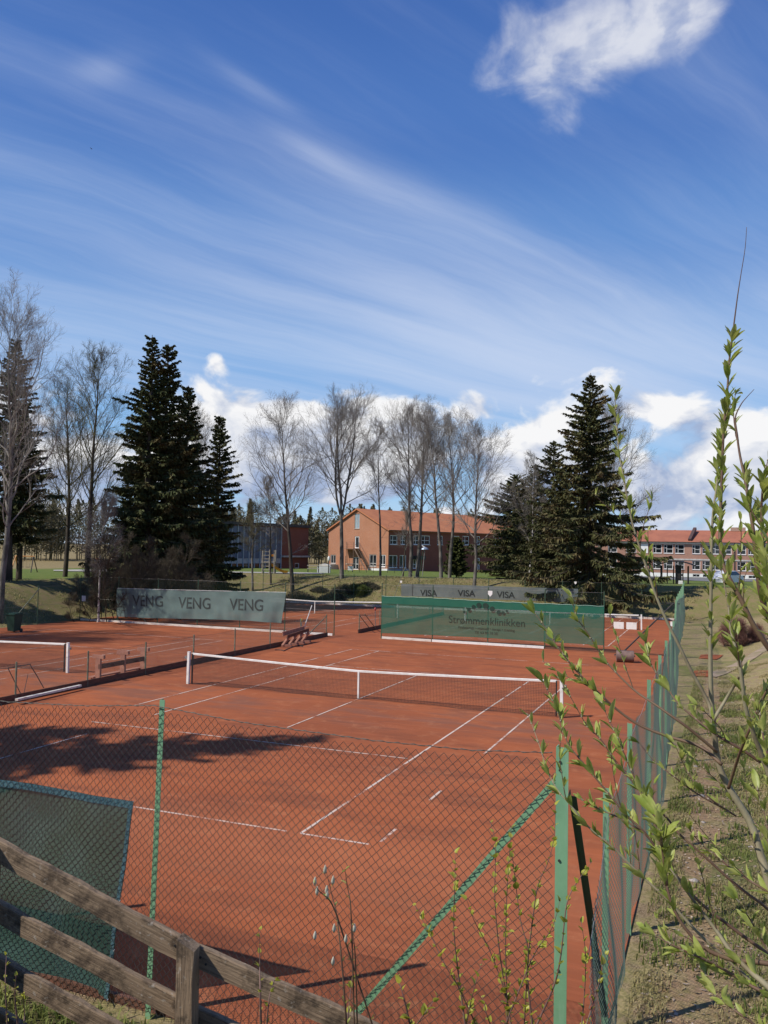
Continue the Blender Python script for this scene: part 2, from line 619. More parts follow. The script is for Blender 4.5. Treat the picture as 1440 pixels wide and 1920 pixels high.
def clay_mat():
    m, t, b = base_mat('red_clay')
    pos = t.new('ShaderNodeNewGeometry').outputs['Position']
    n1 = t.noise(pos, .16, 4, .55, .4)
    n2 = t.noise(t.scalev(pos, (.45, 1.3, 1)), .9, 6, .6, .3)
    n3 = t.noise(pos, 6.0, 8, .7)
    n4 = t.noise(pos, 70.0, 4, .75)
    sweep = t.noise(t.scalev(pos, (.25, 5.0, 1)), 1.2, 6, .62, .2)
    a = t.mix(t.mapr(n1, .36, .64), (.365, .108, .043), (.278, .083, .037))
    a = t.mix(t.m('MULTIPLY', t.mapr(n2, .44, .66), .75), a, (.21, .070, .036))
    a = t.mix(t.m('MULTIPLY', t.mapr(sweep, .48, .66), .38), a, (.41, .125, .058))
    a = t.mix(t.m('MULTIPLY', t.mapr(n3, .55, .75), .5), a, (.20, .064, .036))
    a = t.mix(t.m('MULTIPLY', t.mapr(n4, .60, .80), .35), a, (.40, .19, .13))
    n5 = t.noise(pos, 1.7, 9, .72, .5)
    a = t.mix(t.m('MULTIPLY', t.mapr(n5, .52, .70), .45), a, (.46, .185, .088))
    a = t.mix(t.m('MULTIPLY', t.mapr(n5, .30, .44, 1.0, 0.0), .40), a, (.18, .062, .038))
    n6 = t.noise(t.scalev(pos, (.5, 34.0, 1)), 1.0, 5, .6, .6)
    a = t.mix(t.m('MULTIPLY', t.mapr(n6, .55, .68), .22), a, (.19, .066, .040))
    # the bare, packed patches behind the base line and round the net
    sp = t.sep(pos)
    near = t.m('MULTIPLY', t.mapr(t.m('ADD', sp[1], t.m('MULTIPLY', t.m('SUBTRACT', n2, .5), 4.0)), -15.2, -12.6), t.mapr(sp[1], -12.4, -10.5, 1.0, 0.0))
    a = t.mix(t.m('MULTIPLY', near, .35), a, (.44, .155, .072))
    gr = t.m('MULTIPLY', t.mapr(t.m('ABSOLUTE', t.m('ADD', sp[1], 1.9)), .4, 2.4, 1.0, 0.0), t.mapr(n2, .40, .62))
    a = t.mix(t.m('MULTIPLY', gr, .35), a, (.22, .115, .085))
    t.l.new(a, b.inputs['Base Color'])
    b.inputs['Roughness'].default_value = .95
    b.inputs['Specular IOR Level'].default_value = .12
    bn = t.new('ShaderNodeBump')
    bn.inputs['Strength'].default_value = .55
    bn.inputs['Distance'].default_value = .012
    t.l.new(t.m('ADD', t.m('MULTIPLY', n3, .7), t.m('MULTIPLY', n4, .5)), bn.inputs['Height'])
    t.l.new(bn.outputs[0], b.inputs['Normal'])
    return m


CLAY = clay_mat()
cb = MB()
fys = np.array([Y0 + .12, -10, -6, -3, 0, 3.6, 9, 15, 20, 27.7, 34, Y1])
cb.add([(X0, y, 0) for y in fys] + [(fence_x(y) - .03, y, 0) for y in fys], [[[i, len(fys) + i, len(fys) + i + 1, i + 1] for i in range(len(fys) - 1)]])
tag(cb.build('clay_ground', CLAY), kind='structure')


def line_mat():
    m, t, b = base_mat('worn_white_line')
    pos = t.new('ShaderNodeNewGeometry').outputs['Position']
    n1 = t.noise(pos, 1.1, 4, .6)
    n2 = t.noise(pos, 9.0, 5, .7)
    f = t.mapr(t.m('ADD', t.m('MULTIPLY', n1, .75), t.m('MULTIPLY', n2, .35)), .51, .66)
    col = t.mix(f, (.62, .50, .42), (.33, .11, .055))
    t.l.new(col, b.inputs['Base Color'])
    b.inputs['Roughness'].default_value = .9
    b.inputs['Specular IOR Level'].default_value = .1
    return m


LINE = line_mat()


def court_lines(cx, cy, spans, w=.05):
    mb = MB()
    z = .004
    for k, (x0, y0, x1, y1) in enumerate(spans):
        x0 += cx; x1 += cx; y0 += cy; y1 += cy
        L = math.hypot(x1 - x0, y1 - y0)
        nx_, ny_ = -(y1 - y0) / L * w / 2, (x1 - x0) / L * w / 2
        mb.add([(x0 - nx_, y0 - ny_, z + k * .0004), (x1 - nx_, y1 - ny_, z + k * .0004), (x1 + nx_, y1 + ny_, z + k * .0004), (x0 + nx_, y0 + ny_, z + k * .0004)], [[0, 1, 2, 3]])
    return tag(mb.build('court_lines', LINE), kind='structure')


def full(sx=1.0, n=11.885, f=11.885, s=6.4):
    a, b_ = 4.115 * sx, 5.485 * sx
    return [(-b_, -n, b_, -n), (-b_, f, b_, f), (-a, -n, -a, f), (a, -n, a, f), (-b_, -n, -b_, f), (b_, -n, b_, f), (-a, -s, a, -s), (-a, s, a, s), (0, -s, 0, s)]


# the court in front, its lines partly lost under clay
court_lines(0, 0, [(-5.485, -11.885, 3.85, -11.885), (4.115, -11.885, 5.35, -11.885), (4.115, -11.86, 4.115, 6.2), (5.485, -11.7, 5.485, -11.0),
                   (5.485, -9.2, 5.485, -8.5), (5.485, -5.2, 5.485, 5.5), (-4.115, -11.8, -4.115, -7.6), (-4.115, -4.9, -4.115, 11.885),
                   (-5.485, -4.0, -5.485, 11.885), (-5.0, -6.4, 4.0, -6.4), (0, -4.7, 0, 5.8), (-4.115, 6.4, 1.5, 6.4), (-5.485, 11.885, 5.485, 11.885)])
court_lines(-18.06, 0, full())
court_lines(-16.5, 30, full(1, 10.6, 8.6))
court_lines(.4, 30.2, full(.9, 10.6, 8.6))

# asphalt yard in front of the long brick block, pale paths, sand round the play frames
ASPH = mat('asphalt', (.20, .195, .19), (.14, .138, .135), scale=.6, rough=.9, bump=.2)
PALE = mat('pale_gravel', (.42, .39, .34), (.33, .30, .26), scale=1.5, rough=.95, bump=.2)


def sheet(name, poly, m, lift=.03, step=3.0):
    """a sheet draped on the terrain, poly = four corners"""
    P = [np.array(p[:2], float) for p in poly]
    n = max(2, int(max(np.linalg.norm(P[1] - P[0]), np.linalg.norm(P[2] - P[3])) / step) + 1)
    k = max(2, int(max(np.linalg.norm(P[3] - P[0]), np.linalg.norm(P[2] - P[1])) / step) + 1)
    V = []
    for j in range(k + 1):
        for i in range(n + 1):
            a, b_ = i / n, j / k
            p = (P[0] * (1 - a) + P[1] * a) * (1 - b_) + (P[3] * (1 - a) + P[2] * a) * b_
            V.append((p[0], p[1], gh(*p) + lift))
    ii = (np.arange(k)[:, None] * (n + 1) + np.arange(n)[None, :]).ravel()
    me = np_mesh(name, V, [np.stack([ii, ii + 1, ii + n + 2, ii + n + 1], 1)], smooth=True)
    return tag(link(name, me, m), kind='structure')


sheet('parking_lot', [(2, 92), (46, 92), (46, 139), (-6, 139)], ASPH, .04)
sheet('path', [atdist(925, 1075, 108), atdist(1130, 1076, 108), atdist(1130, 1076, 113), atdist(925, 1075, 114)], PALE, .05)
sheet('path', [atdist(100, 1075, 92), atdist(330, 1075, 92), atdist(330, 1075, 100), atdist(100, 1075, 102)], PALE, .05)
sheet('sand_area', [atdist(345, 1075, 84), atdist(610, 1075, 86), atdist(600, 1075, 92), atdist(345, 1075, 92)], PALE, .05)
sheet('path', [(10.0, 11.0), (10.5, 10.7), (14.2, 23.4), (13.6, 23.7)], mat('worn_paving', (.36, .26, .19), (.25, .20, .11), scale=2, rough=.95, bump=.4), .025, .5)
sheet('clay_patch', [(9.66, 10.6), (10.3, 10.6), (10.25, 12.6), (9.66, 12.4)], CLAY, .03, .3)
sheet('clay_patch', [(9.75, 16.8), (10.5, 16.6), (10.8, 18.6), (9.8, 18.4)], CLAY, .03, .3)

# loose leaves and twigs on the bank by the path
def scatter_quads(name, P, size, m, kind='stuff', flat=.5):
    n = len(P)
    a = rng.uniform(0, 2 * pi, n)
    s = size * rng.uniform(.5, 1.3, n)
    t1 = np.stack([np.cos(a), np.sin(a), rng.normal(0, flat * .5, n)], 1) * s[:, None]
    t2 = np.stack([-np.sin(a), np.cos(a), rng.normal(0, flat * .5, n)], 1) * (s * rng.uniform(.35, .7, n))[:, None]
    V = np.stack([P - t1, P - t2 * .9, P + t1, P + t2], 1).reshape(-1, 3)
    q = np.arange(n)[:, None] * 4 + np.arange(4)[None, :]
    return tag(link(name, np_mesh(name, V, [q]), m), kind=kind)


def scatter_points(n, x0, x1, y0, y1, lift=.015):
    x = rng.uniform(x0, x1, n); y = rng.uniform(y0, y1, n)
    return np.stack([x, y, ground_h(x, y) + lift], 1)


STONE = mat('pale_stone', (.42, .37, .33), (.30, .26, .22), scale=8, rough=.9)
LEAFD = mat('dead_leaf', (.40, .29, .15), (.20, .13, .07), scale=9, rough=.9)
LEAFP = mat('pale_dead_leaf', (.50, .40, .31), (.36, .27, .2), scale=9, rough=.9)
scatter_quads('leaf_litter', scatter_points(11000, 9.75, 13.5, -17, 8), .030, LEAFD)
scatter_quads('leaf_litter', scatter_points(4200, 9.75, 13.5, -17, 10), .026, LEAFP)
scatter_quads('leaf_litter', scatter_points(2600, -26, 8, 40.2, 47), .07, LEAFD)


def grass_blades(name, P, hgt, m, wid=.006):
    n = len(P)
    a = rng.uniform(0, 2 * pi, n)
    h = hgt * rng.uniform(.4, 1.25, n)
    lean = rng.uniform(.1, .9, n)
    d = np.stack([np.cos(a), np.sin(a), np.zeros(n)], 1)
    sd_ = np.stack([-np.sin(a), np.cos(a), np.zeros(n)], 1) * wid * (1 + h[:, None] * 2)
    up = np.array([0, 0, 1.0])
    mid = P + d * (h * lean * .35)[:, None] + up * (h * .6)[:, None]
    tip = P + d * (h * lean)[:, None] + up * (h * (1 - .35 * lean))[:, None]
    V = np.stack([P - sd_, P + sd_, mid + sd_ * .8, mid - sd_ * .8, tip], 1).reshape(-1, 3)
    b0 = np.arange(n)[:, None] * 5
    return tag(link(name, np_mesh(name, V, [b0 + np.array([[0, 1, 2, 3]]), b0 + np.array([[3, 2, 4]])]), m), kind='stuff')


GBL = mat('grass_blade', (.15, .20, .045), (.24, .25, .07), scale=1.2, rough=.7, transl=.3)
GDRY = mat('dry_grass_blade', (.44, .36, .18), (.28, .25, .10), scale=1.5, rough=.8, transl=.25)


def clumped(P, sc, thr, seed):
    k = vnoise(P[:, 0] * sc, P[:, 1] * sc, seed) > thr
    return P[k]


P = scatter_points(60000, 9.72, 13.6, -17.2, 9, 0)
P = P[np.abs(P[:, 0] - 10.35) > .28]
grass_blades('grass', clumped(P, 1.1, .02, 11), .075, GBL)
P = scatter_points(110000, 9.72, 13.6, -17.2, 14, 0)
P = P[np.abs(P[:, 0] - 10.35) > .22]
grass_blades('dry_grass', clumped(P, 1.3, -.02, 12), .07, GDRY)
grass_blades('grass', clumped(scatter_points(26000, -2, 9.3, -23, -17.55, 0), .8, -.05, 13), .16, GBL, .008)
P = scatter_points(30000, -27.5, 9.5, 40.1, 48, 0)
grass_blades('dry_grass', clumped(P, .5, 0, 14), .13, GDRY, .016)
P = scatter_points(9000, -34, -26.8, 0, 40, 0)
grass_blades('dry_grass', clumped(P, .5, 0, 15), .13, GDRY, .016)

P = scatter_points(30000, 9.70, 13.6, -17.2, 6, 0)
grass_blades('grass', clumped(P, 2.2, .16, 21), .13, GBL, .007)
g_ = np.random.default_rng(77)
for k in range(26):
    x, y = g_.uniform(9.9, 12.8), g_.uniform(-16.5, 2)
    r = g_.uniform(.02, .06)
    th_, ph_ = np.meshgrid(np.linspace(0, 2 * pi, 9)[:-1], np.linspace(.25, pi - .25, 4), indexing='xy')
    V = np.stack([r * 1.3 * np.sin(ph_) * np.cos(th_), r * np.sin(ph_) * np.sin(th_), r * .6 * np.cos(ph_)], -1) * (1 + g_.normal(0, .12, ph_.shape + (1,)))
    V = V.reshape(-1, 3) + np.array([x, y, gh(x, y) + r * .25])
    Q_ = [[i * 8 + j, (i + 1) * 8 + j, (i + 1) * 8 + (j + 1) % 8, i * 8 + (j + 1) % 8] for i in range(3) for j in range(8)]
    o = MB().add(V, [Q_, [list(range(8))], [list(range(31, 23, -1))]]).build('stone', STONE, None, smooth=True)
    tag(o, 'small pale stone lying in the grass beside the dirt path', 'stone', 'small stones beside the dirt path')

# ---------------------------------------------------------------- materials for court things
WHITE = mat('white_paint', (.78, .76, .72), (.60, .57, .52), scale=6, rough=.6, lo=.45, hi=.8)
WHITE_T = mat('white_tape', (.80, .78, .74), (.66, .63, .58), scale=3, rough=.8, lo=.4, hi=.7)
DIRTYW = mat('dirty_white_board', (.72, .66, .58), (.42, .30, .24), scale=2.2, rough=.85, lo=.45, hi=.75, stretch=(1, 4, 8))
BLACKC = mat('black_cord', (.022, .021, .022), (.04, .036, .036), scale=5, rough=.8)
def painted_steel():
    m, t, b = base_mat('green_painted_steel')
    tc = t.new('ShaderNodeTexCoord').outputs['Object']
    n1 = t.noise(tc, 3.0, 5, .6)
    n2 = t.noise(tc, 38.0, 5, .7)
    n3 = t.noise(t.scalev(tc, (9, 9, 1.2)), 2.0, 4, .6)
    c = t.mix(t.mapr(n1, .35, .68), (.190, .365, .205), (.145, .295, .160))
    c = t.mix(t.m('MULTIPLY', t.mapr(n3, .52, .72), .45), c, (.27, .40, .27))
    c = t.mix(t.mapr(n2, .68, .74), c, (.10, .055, .03))
    t.l.new(c, b.inputs['Base Color'])
    t.l.new(t.mapr(n1, .3, .7, .42, .7), b.inputs['Roughness'])
    bn = t.new('ShaderNodeBump')
    bn.inputs['Strength'].default_value = .15
    bn.inputs['Distance'].default_value = .004
    t.l.new(n2, bn.inputs['Height'])
    t.l.new(bn.outputs[0], b.inputs['Normal'])
    return m


GREENP = painted_steel()
GREEND = mat('dark_green_steel', (.045, .105, .062), (.06, .085, .05), scale=6, rough=.55)
GREYG = mat('grey_green_post', (.21, .23, .16), (.14, .15, .10), scale=6, rough=.7)
WIRE = mat('galvanised_wire', (.085, .078, .066), (.05, .047, .042), scale=3, rough=.55, metal=.2)
WIREG = mat('green_coated_wire', (.085, .165, .120), (.12, .15, .13), scale=2.5, rough=.5, spec=.4)
BROWNW = mat('brown_plank', (.17, .075, .048), (.10, .05, .034), scale=3, rough=.85, stretch=(1, 1, 6), bump=.2)
REDWOOD = mat('reddish_bench_wood', (.42, .20, .135), (.33, .145, .10), scale=5, rough=.8, bump=.2)
STEEL = mat('dull_steel', (.36, .34, .32), (.24, .22, .20), scale=5, rough=.5, metal=.5)
DARKM = mat('dark_metal', (.035, .033, .032), (.06, .05, .045), scale=5, rough=.6)


# ---------------------------------------------------------------- tennis nets
def make_net(label, cx, cy, width=12.8, hp=1.07, hc=.914, cranks=True, group='tennis nets'):
    t = thing('tennis_net', label, 'tennis net', (cx, cy, 0), group)
    xs = np.linspace(-width / 2, width / 2, 65)
    top = hc + (hp - hc) * (np.abs(xs) / (width / 2)) ** 1.15
    def topz(x): return np.interp(x, xs, top)
    w2 = width / 2 - .16
    # cords
    nb = int(2 * w2 / .047)
    xv = np.linspace(-w2, w2, nb)
    off = np.array([cx, cy, 0])
    mb = MB()
    zb = .035 + .02 * np.sin(xv * 1.3) + .015 * np.sin(xv * 3.1)
    ybot = .03 * np.sin(xv * .9) - .02
    P0 = np.stack([xv, ybot, zb], 1) + off
    P1 = np.stack([xv, 0 * xv, topz(xv) - .05], 1) + off
    mb.sticks(P0, P1, .0034, .0034, 3)
    for k in range(21):
        f = k / 21.0
        Pk = P0 * (1 - f) + P1 * f
        Pk = Pk[::4] if (len(Pk) % 4 == 1) else np.concatenate([Pk[::4], Pk[-1:]])
        mb.sticks(Pk[:-1], Pk[1:], .0034, .0034, 3)
    mb.build('net_mesh', BLACKC, t)
    # heavy black edge cords at both ends and bottom
    eb = MB()
    for sx in (-1, 1):
        eb.beam((cx + sx * w2, cy, .03), (cx + sx * w2, cy, float(topz(w2)) - .02), .035, .05, up=(1, 0, 0))
    eb.sticks(P0[:-1], P0[1:], .006, .006, 4)
    eb.build('net_edge', BLACKC, t)
    # white head band, doubled over
    V, n = [], len(xs)
    for x, z in zip(xs * (w2 / (width / 2)), top):
        V += [(cx + x, cy - .012, z - .062), (cx + x, cy - .014, z - .008), (cx + x, cy, z + .004), (cx + x, cy + .014, z - .008), (cx + x, cy + .012, z - .062)]
    Q = [[i * 5 + j, (i + 1) * 5 + j, (i + 1) * 5 + j + 1, i * 5 + j + 1] for i in range(n - 1) for j in range(4)]
    MB().add(V, [Q]).build('head_band', WHITE_T, t)
    sb = MB()
    sb.box((cx, cy - .016, hc / 2 - .01), (.055, .006, hc - .06))
    sb.box((cx, cy + .016, hc / 2 - .01), (.055, .006, hc - .06))
    sb.build('centre_strap', WHITE_T, t)
    for sx in (-1, 1):
        pb = MB()
        x = cx + sx * width / 2
        pb.beam((x, cy, -.05), (x - sx * .015, cy, hp + .015), .085, .085, up=(1, 0, 0))
        pb.box((x - sx * .015, cy, hp + .022), (.095, .095, .016))
        p = pb.build('post', WHITE, t)
        if cranks:
            kb = MB()
            kb.box((x + sx * .085, cy - .01, hp - .17), (.09, .06, .10))
            kb.tube([(x + sx * .12, cy - .05, hp - .17), (x + sx * .12, cy - .13, hp - .17), (x + sx * .12, cy - .13, hp - .24)], .010, 6)
            kb.build('winch', STEEL, p)
    MB().tube(np.stack([cx + xs, 0 * xs + cy, top - .012], 1), .006, 5).build('net_cable', STEEL, t)
    return t


make_net('nearest tennis net with white band across the red clay court in front', 0, 0)
make_net('tennis net of the left court behind the low dividing fence', -18.06, 0)
make_net('far tennis net seen between the grey VENG screen and the green screen', -16.45, 30)
n3 = make_net('far tennis net behind the green screen with white boards hung on it', .42, 30.2, 11.4, .93, .86)
for k, u in enumerate((1160, 1184)):
    p = aty(u, 1172.5 + k, 30.13)
    sb = MB().box(p, (.62, .012, .43))
    o = sb.build('white_board', WHITE)
    tag(o, ['white board hung on the far net, left one of two', 'white board hung on the far net, right one of two nearest the post'][k], 'sign', 'white boards on the far net')


# ---------------------------------------------------------------- chain-link fences
def angle_post(mb, x, y, z0, z1, w, rz=0.0, t=.006, lean=(0, 0)):
    """L-section steel post; flanges towards +x and +y before turning"""
    prof = [(0, 0), (w, 0), (w, t), (t, t), (t, w), (0, w)]
    c, s = cos(rz), sin(rz)
    V = []
    for z, l in ((z0, 0), (z1, 1)):
        for a, b in prof:
            V.append((x + a * c - b * s + lean[0] * l, y + a * s + b * c + lean[1] * l, z))
    Q = [[i, (i + 1) % 6, 6 + (i + 1) % 6, 6 + i] for i in range(6)]
    mb.add(V, [Q, [[5, 4, 3, 2, 1, 0]], [[6, 7, 8, 9, 10, 11]]])


def wire_mesh(P_of, length, zb, zt, pitch, r, sides=3, wob=.006):
    """real zig-zag wires: P_of(s, z, d) gives a point at run s, height z, depth d; zt(s) is the top"""
    h = pitch / 2
    nw = int(length / h)
    S0, S1 = [], []
    for i in range(nw):
        s0 = i * h
        top = float(zt(s0)); bot = float(zb(s0))
        nk = int((top - bot) / h)
        k = np.arange(nk + 1)
        par = (k + i) % 2
        s = s0 + par * h
        d = np.where(par == 1, wob, -wob)
        pts = P_of(s, bot + k * h, d)
        S0.append(pts[:-1]); S1.append(pts[1:])
    return MB().sticks(np.concatenate(S0), np.concatenate(S1), r, r, sides)


# near fence, y = -17.4, runs left from the corner post
NF = thing('chain_link_fence', 'near chain link fence with green angle posts and a diagonal brace', 'fence', (5.2, -17.4, 0), 'tall chain link fences')
FY = -17.40
corner_x = 9.335
posts_n = [5.19, 1.25, -2.8]
wx = np.array([-3.2, -2.8, -.8, 1.25, 3.2, 4.3, 5.2, 6.3, 7.65, 8.6, 9.34])
wz = np.array([3.05, 3.10, 3.0, 3.10, 3.0, 3.05, 3.13, 3.055, 3.02, 3.03, 3.085])
from_x = -3.2


def near_top(x): return np.interp(x, wx, wz)


for x in posts_n:
    mb = MB()
    angle_post(mb, x - .0, FY + .008, -.3, 3.19, .062, lean=(.07, 0))
    mb.build('post', GREENP, NF)
mb = MB()
angle_post(mb, corner_x, FY - .032, -.3, 3.14, .105, t=.008)
cp = mb.build('post', GREENP, NF)
for z in (3.02, 2.95, 2.2, 1.3):
    MB().tube([(corner_x + .035, FY - .043, z), (corner_x + .035, FY - .02, z)], .011, 8).build('bolt', DARKM, cp)
mb = MB()
a, b = np.array([corner_x + .01, FY + .03, 2.87]), np.array([7.36, FY + .03, .30])
mb.beam(a, b, .062, .006, up=(0, 0, 1))
mb.beam(a + np.array([0, .03, -.034]), b + np.array([0, .03, -.034]), .006, .062, up=(0, 0, 1))
mb.build('brace', GREENP, NF)
PF = lambda s, z, d: np.stack([corner_x - .005 - s + .012 * np.sin(z * 2.3 + s * .9) + .008 * np.sin(z * 5.1 - s * 2.2), FY - .008 + d + .012 * np.sin(s * 2.1 + z * 1.7), z], 1)
wire_mesh(PF, corner_x - from_x, lambda s: .03, lambda s: near_top(corner_x - s) - .01, .088, .0030).build('wire_mesh', WIRE, NF)
xs = np.arange(from_x, corner_x, .05)
tw = np.stack([xs, np.full_like(xs, FY - .01), near_top(xs)], 1)
tw2 = tw + np.stack([0 * xs, .006 * np.cos(xs * 40), .008 * np.sin(xs * 40)], 1)
MB().tube(tw, .0032, 5).tube(tw2, .003, 4).build('tension_wire', WIRE, NF)

# side fence, x = 9.6
SF = thing('chain_link_fence', 'long green chain link fence along the right side beside the dirt path', 'fence', (9.6, 0, 0), 'tall chain link fences')
FX = 9.58
sy = [-16.2 + .75 + 0 * 0] + [-13.45, -10.3, -7.3, -4.3, -1.3, 1.7, 4.7, 7.7, 10.7, 13.7, 16.7, 19.8, 22.9, 26.0, 29.1, 32.2, 35.3, 39.5]
sy[0] = -15.85
hs = [2.42, 2.62, 2.74, 2.80, 2.80, 2.78, 2.8, 2.8, 2.8, 2.8, 2.8, 2.8, 2.8, 2.8, 2.8, 2.8, 2.8, 2.8, 2.8]
for y, h in zip(sy, hs):
    mb = MB()
    angle_post(mb, fence_x(y) - .07, y, -.3, h, .06)
    mb.build('post', GREENP, SF)
topy = np.array([-17.3, -16.7, -15.85, -14.6, -13.45, -11.9, -10.3, 0, 18, 30, 40])
topz_ = np.array([1.35, 1.62, 2.2, 2.28, 2.5, 2.52, 2.66, 2.72, 2.6, 2.15, 1.9])
PS = lambda s, z, d: np.stack([fence_x(-17.32 + s) - .005 + d + .05 * np.sin(s * 1.1) * np.sin(z * 2.2 + s * .4) + .02 * np.sin(s * 5.3 + z * 1.3) + .05 * np.exp(-s / 2.5) * (z - 1) ** 2 * .5, -17.32 + s, z], 1)
wire_mesh(PS, 39.5 + 17.3, lambda s: .03 + .10 * math.exp(-s / 1.5), lambda s: np.interp(-17.32 + s, topy, topz_), .085, .0027).build('wire_mesh', WIREG, SF)
mb = MB()
a, b = np.array([corner_x + .10, FY + .06, 2.75]), np.array([FX - .04, -15.75, .05])
mb.beam(a, b, .06, .006)
mb.beam(a + np.array([.03, 0, -.03]), b + np.array([.03, 0, -.03]), .006, .06)
mb.build('brace', GREEND, SF)
ty = np.linspace(-17.3, 39.5, 120)
MB().tube(np.stack([fence_x(ty) - .01, ty, np.interp(ty, topy, topz_)], 1), .003, 4).build('tension_wire', STEEL, SF)
p = aty(1272, 1166, 13.9)
t = MB().box((8.80, 13.9, 1.75), (.30, .02, .20)).build('notice', WHITE)
tag(t, 'small white notice fixed to the right side fence', 'sign')


def panel_fence(label, pts, posts, h, post_m, veil_m, braces=(), wire_m=STEEL, r=.026):
    """fence whose wires are finer than a pixel: a real see-through sheet between real posts"""
    p0 = pts[0]
    t = thing('chain_link_fence', label, 'fence', (p0[0], p0[1], 0), 'tall chain link fences')
    for x, y in posts:
        z0 = gh(x, y)
        MB().tube([(x, y, min(z0, 0) - .2), (x, y, h + .06)], r, 6).build('post', post_m, t)
    for i, (a, b) in enumerate(zip(pts[:-1], pts[1:])):
        L = math.hypot(b[0] - a[0], b[1] - a[1])
        n = max(2, int(L / 1.0))
        s = np.linspace(0, 1, n + 1)
        X, Y = a[0] + (b[0] - a[0]) * s, a[1] + (b[1] - a[1]) * s
        ph = np.abs(np.sin(s * L / 3 * pi)) * .03
        V = np.concatenate([np.stack([X, Y, 0 * s + .02], 1), np.stack([X, Y, h - ph], 1)])
        k = np.arange(n)
        MB().add(V, [np.stack([k, k + 1, k + n + 2, k + n + 1], 1)]).build('wire_mesh', veil_m, t)
        for zz in (h, h * .5):
            MB().tube(np.stack([X, Y - .004, zz - ph * (zz / h)], 1), .004, 4).build('tension_wire', wire_m, t)
    for a, b in braces:
        MB().tube([a, b], .024, 6).build('brace', GREYG, t)
    return t


VEIL_D = veil('far_wire_mesh', (.05, .085, .06), (.07, .10, .07), .12)
VEIL_L = veil('low_wire_mesh', (.16, .155, .13), (.22, .20, .17), .22)
# the fence between near and far courts, y = 17
panel_fence('tall fence behind the left court that carries the grey VENG screen', [(-26.2, 17), (-8.82, 17)], [(-26.2, 17), (-23.3, 17), (-20.4, 17), (-17.6, 17), (-14.75, 17), (-11.85, 17), (-8.82, 17)], 2.72, GREEND, VEIL_D,
            braces=[((-23.2, 17.05, 2.1), (-21.2, 17.05, .05))])
panel_fence('tall fence behind the near court that carries the green clinic screen', [(-6.05, 17), (5.47, 17)], [(-6.05, 17), (-3.2, 17), (-.25, 17), (2.63, 17), (5.47, 17)], 2.86, GREEND, VEIL_D)
panel_fence('back fence at the foot of the grass bank that carries the grey VISA screen', [(-26.2, 39.5), (8.3, 39.5)], [(x, 39.5) for x in np.arange(-26.2, 8.4, 2.87)], 2.55, GREEND, VEIL_D,
            braces=[((-12.9, 38.9, 3.2), (-13.5, 38.2, .9)), ((-12.85, 38.9, 3.2), (-11.6, 39.2, 2.2))])
panel_fence('fence along the left edge of the courts under the shaded bank', [(-26.3, -17.3), (-26.3, 17)], [(-26.3, y) for y in (-17.3, -14.2, -11, -8, -5, -2, 1, 4, 7, 10.2, 13.6)], 2.2, GREEND, VEIL_D,
            braces=[((-26.2, 13.6, 2.1), (-26.1, 11.2, .05))])
tag(MB().box((-25.85, 16.9, 1.35), (.30, .02, .34)).build('notice', WHITE), 'small white paper notice on the left corner fence post', 'sign')


# low dividers between courts
def divider(label, x, ys, h, bars=()):
    t = thing('low_fence', label, 'fence', (x, ys[0], 0), 'low wire fences between courts')
    for y in ys:
        MB().tube([(x, y, -.1), (x, y, h + .05)], .028, 8).build('post', GREYG, t)
    y0, y1 = ys[0], ys[-1]
    MB().box((x, (y0 + y1) / 2, .10), (.045, y1 - y0 + .3, .22)).build('base_board', BROWNW, t)
    n = 40
    s = np.linspace(y0, y1, n + 1)
    sag = .06 * np.abs(np.sin((s - y0) / 3.1 * pi))
    V = np.concatenate([np.stack([0 * s + x, s, 0 * s + .21], 1), np.stack([0 * s + x, s, h - sag], 1)])
    k = np.arange(n)
    MB().add(V, [np.stack([k, k + 1, k + n + 2, k + n + 1], 1)]).build('wire_mesh', VEIL_L, t)
    MB().tube(np.stack([0 * s + x, s, h - sag], 1), .004, 4).build('tension_wire', WIRE, t)
    for a, b in bars:
        MB().tube([a, b], .024, 6).build('brace', GREYG, t)
    return t


DX = -9.0
divider('low wire fence with dark base board between the two near courts', DX, [-14.4, -11.3, -8.2, -5.1, -2.0, 1.05, 4.1, 7.2, 10.3, 13.4, 16.4], 1.13,
        bars=[((DX, 16.4, 1.1), (DX - .02, 13.9, .12))])
divider('low wire fence between the two far courts seen past the open gap', -8.2, [19.0, 22.1, 25.2, 28.3, 31.4, 34.5], 1.05,
        bars=[((-8.2, 19.0, 1.0), (-8.2, 20.6, .1)), ((-8.05, 19.4, 1.05), (-8.1, 21.2, .1))])

# base boards of the middle fences
for (a, b, lab) in (((-26.1, -11.9), None, 'weathered pale board along the ground under the VENG screen, left part'),
                    ((-11.8, -8.9), None, 'bright white board on the ground between VENG screen and gap'),
                    ((-6.0, -3.25), None, 'pinkish worn board under the left part of the green screen'),
                    ((-3.2, 2.6), None, 'bright white board under the middle of the green screen'),
                    ((2.66, 8.75), None, 'low dark red board at the right end under the green screen')):
    x0, x1 = a
    m_ = {'bri': WHITE, 'pin': DIRTYW, 'wea': DIRTYW, 'low': BROWNW}[lab[:3]]
    hgt = .12 if lab[:3] != 'low' else .08
    tag(MB().box(((x0 + x1) / 2, 17.0 - .04, hgt / 2 + .0), (x1 - x0, .04, hgt)).build('base_board', m_), lab, 'board', 'boards at the foot of the fences')
tag(MB().box(((-26.1 + 8.2) / 2, 39.42, .07), (34.2, .05, .16)).build('base_board', DIRTYW), 'pale board along the foot of the back fence', 'board', 'boards at the foot of the fences')
tag(MB().box((3.05, FY + .14, .01), (12.5, .05, .10)).build('base_board', BROWNW), 'dark brown board along the foot of the near fence', 'board', 'boards at the foot of the fences')


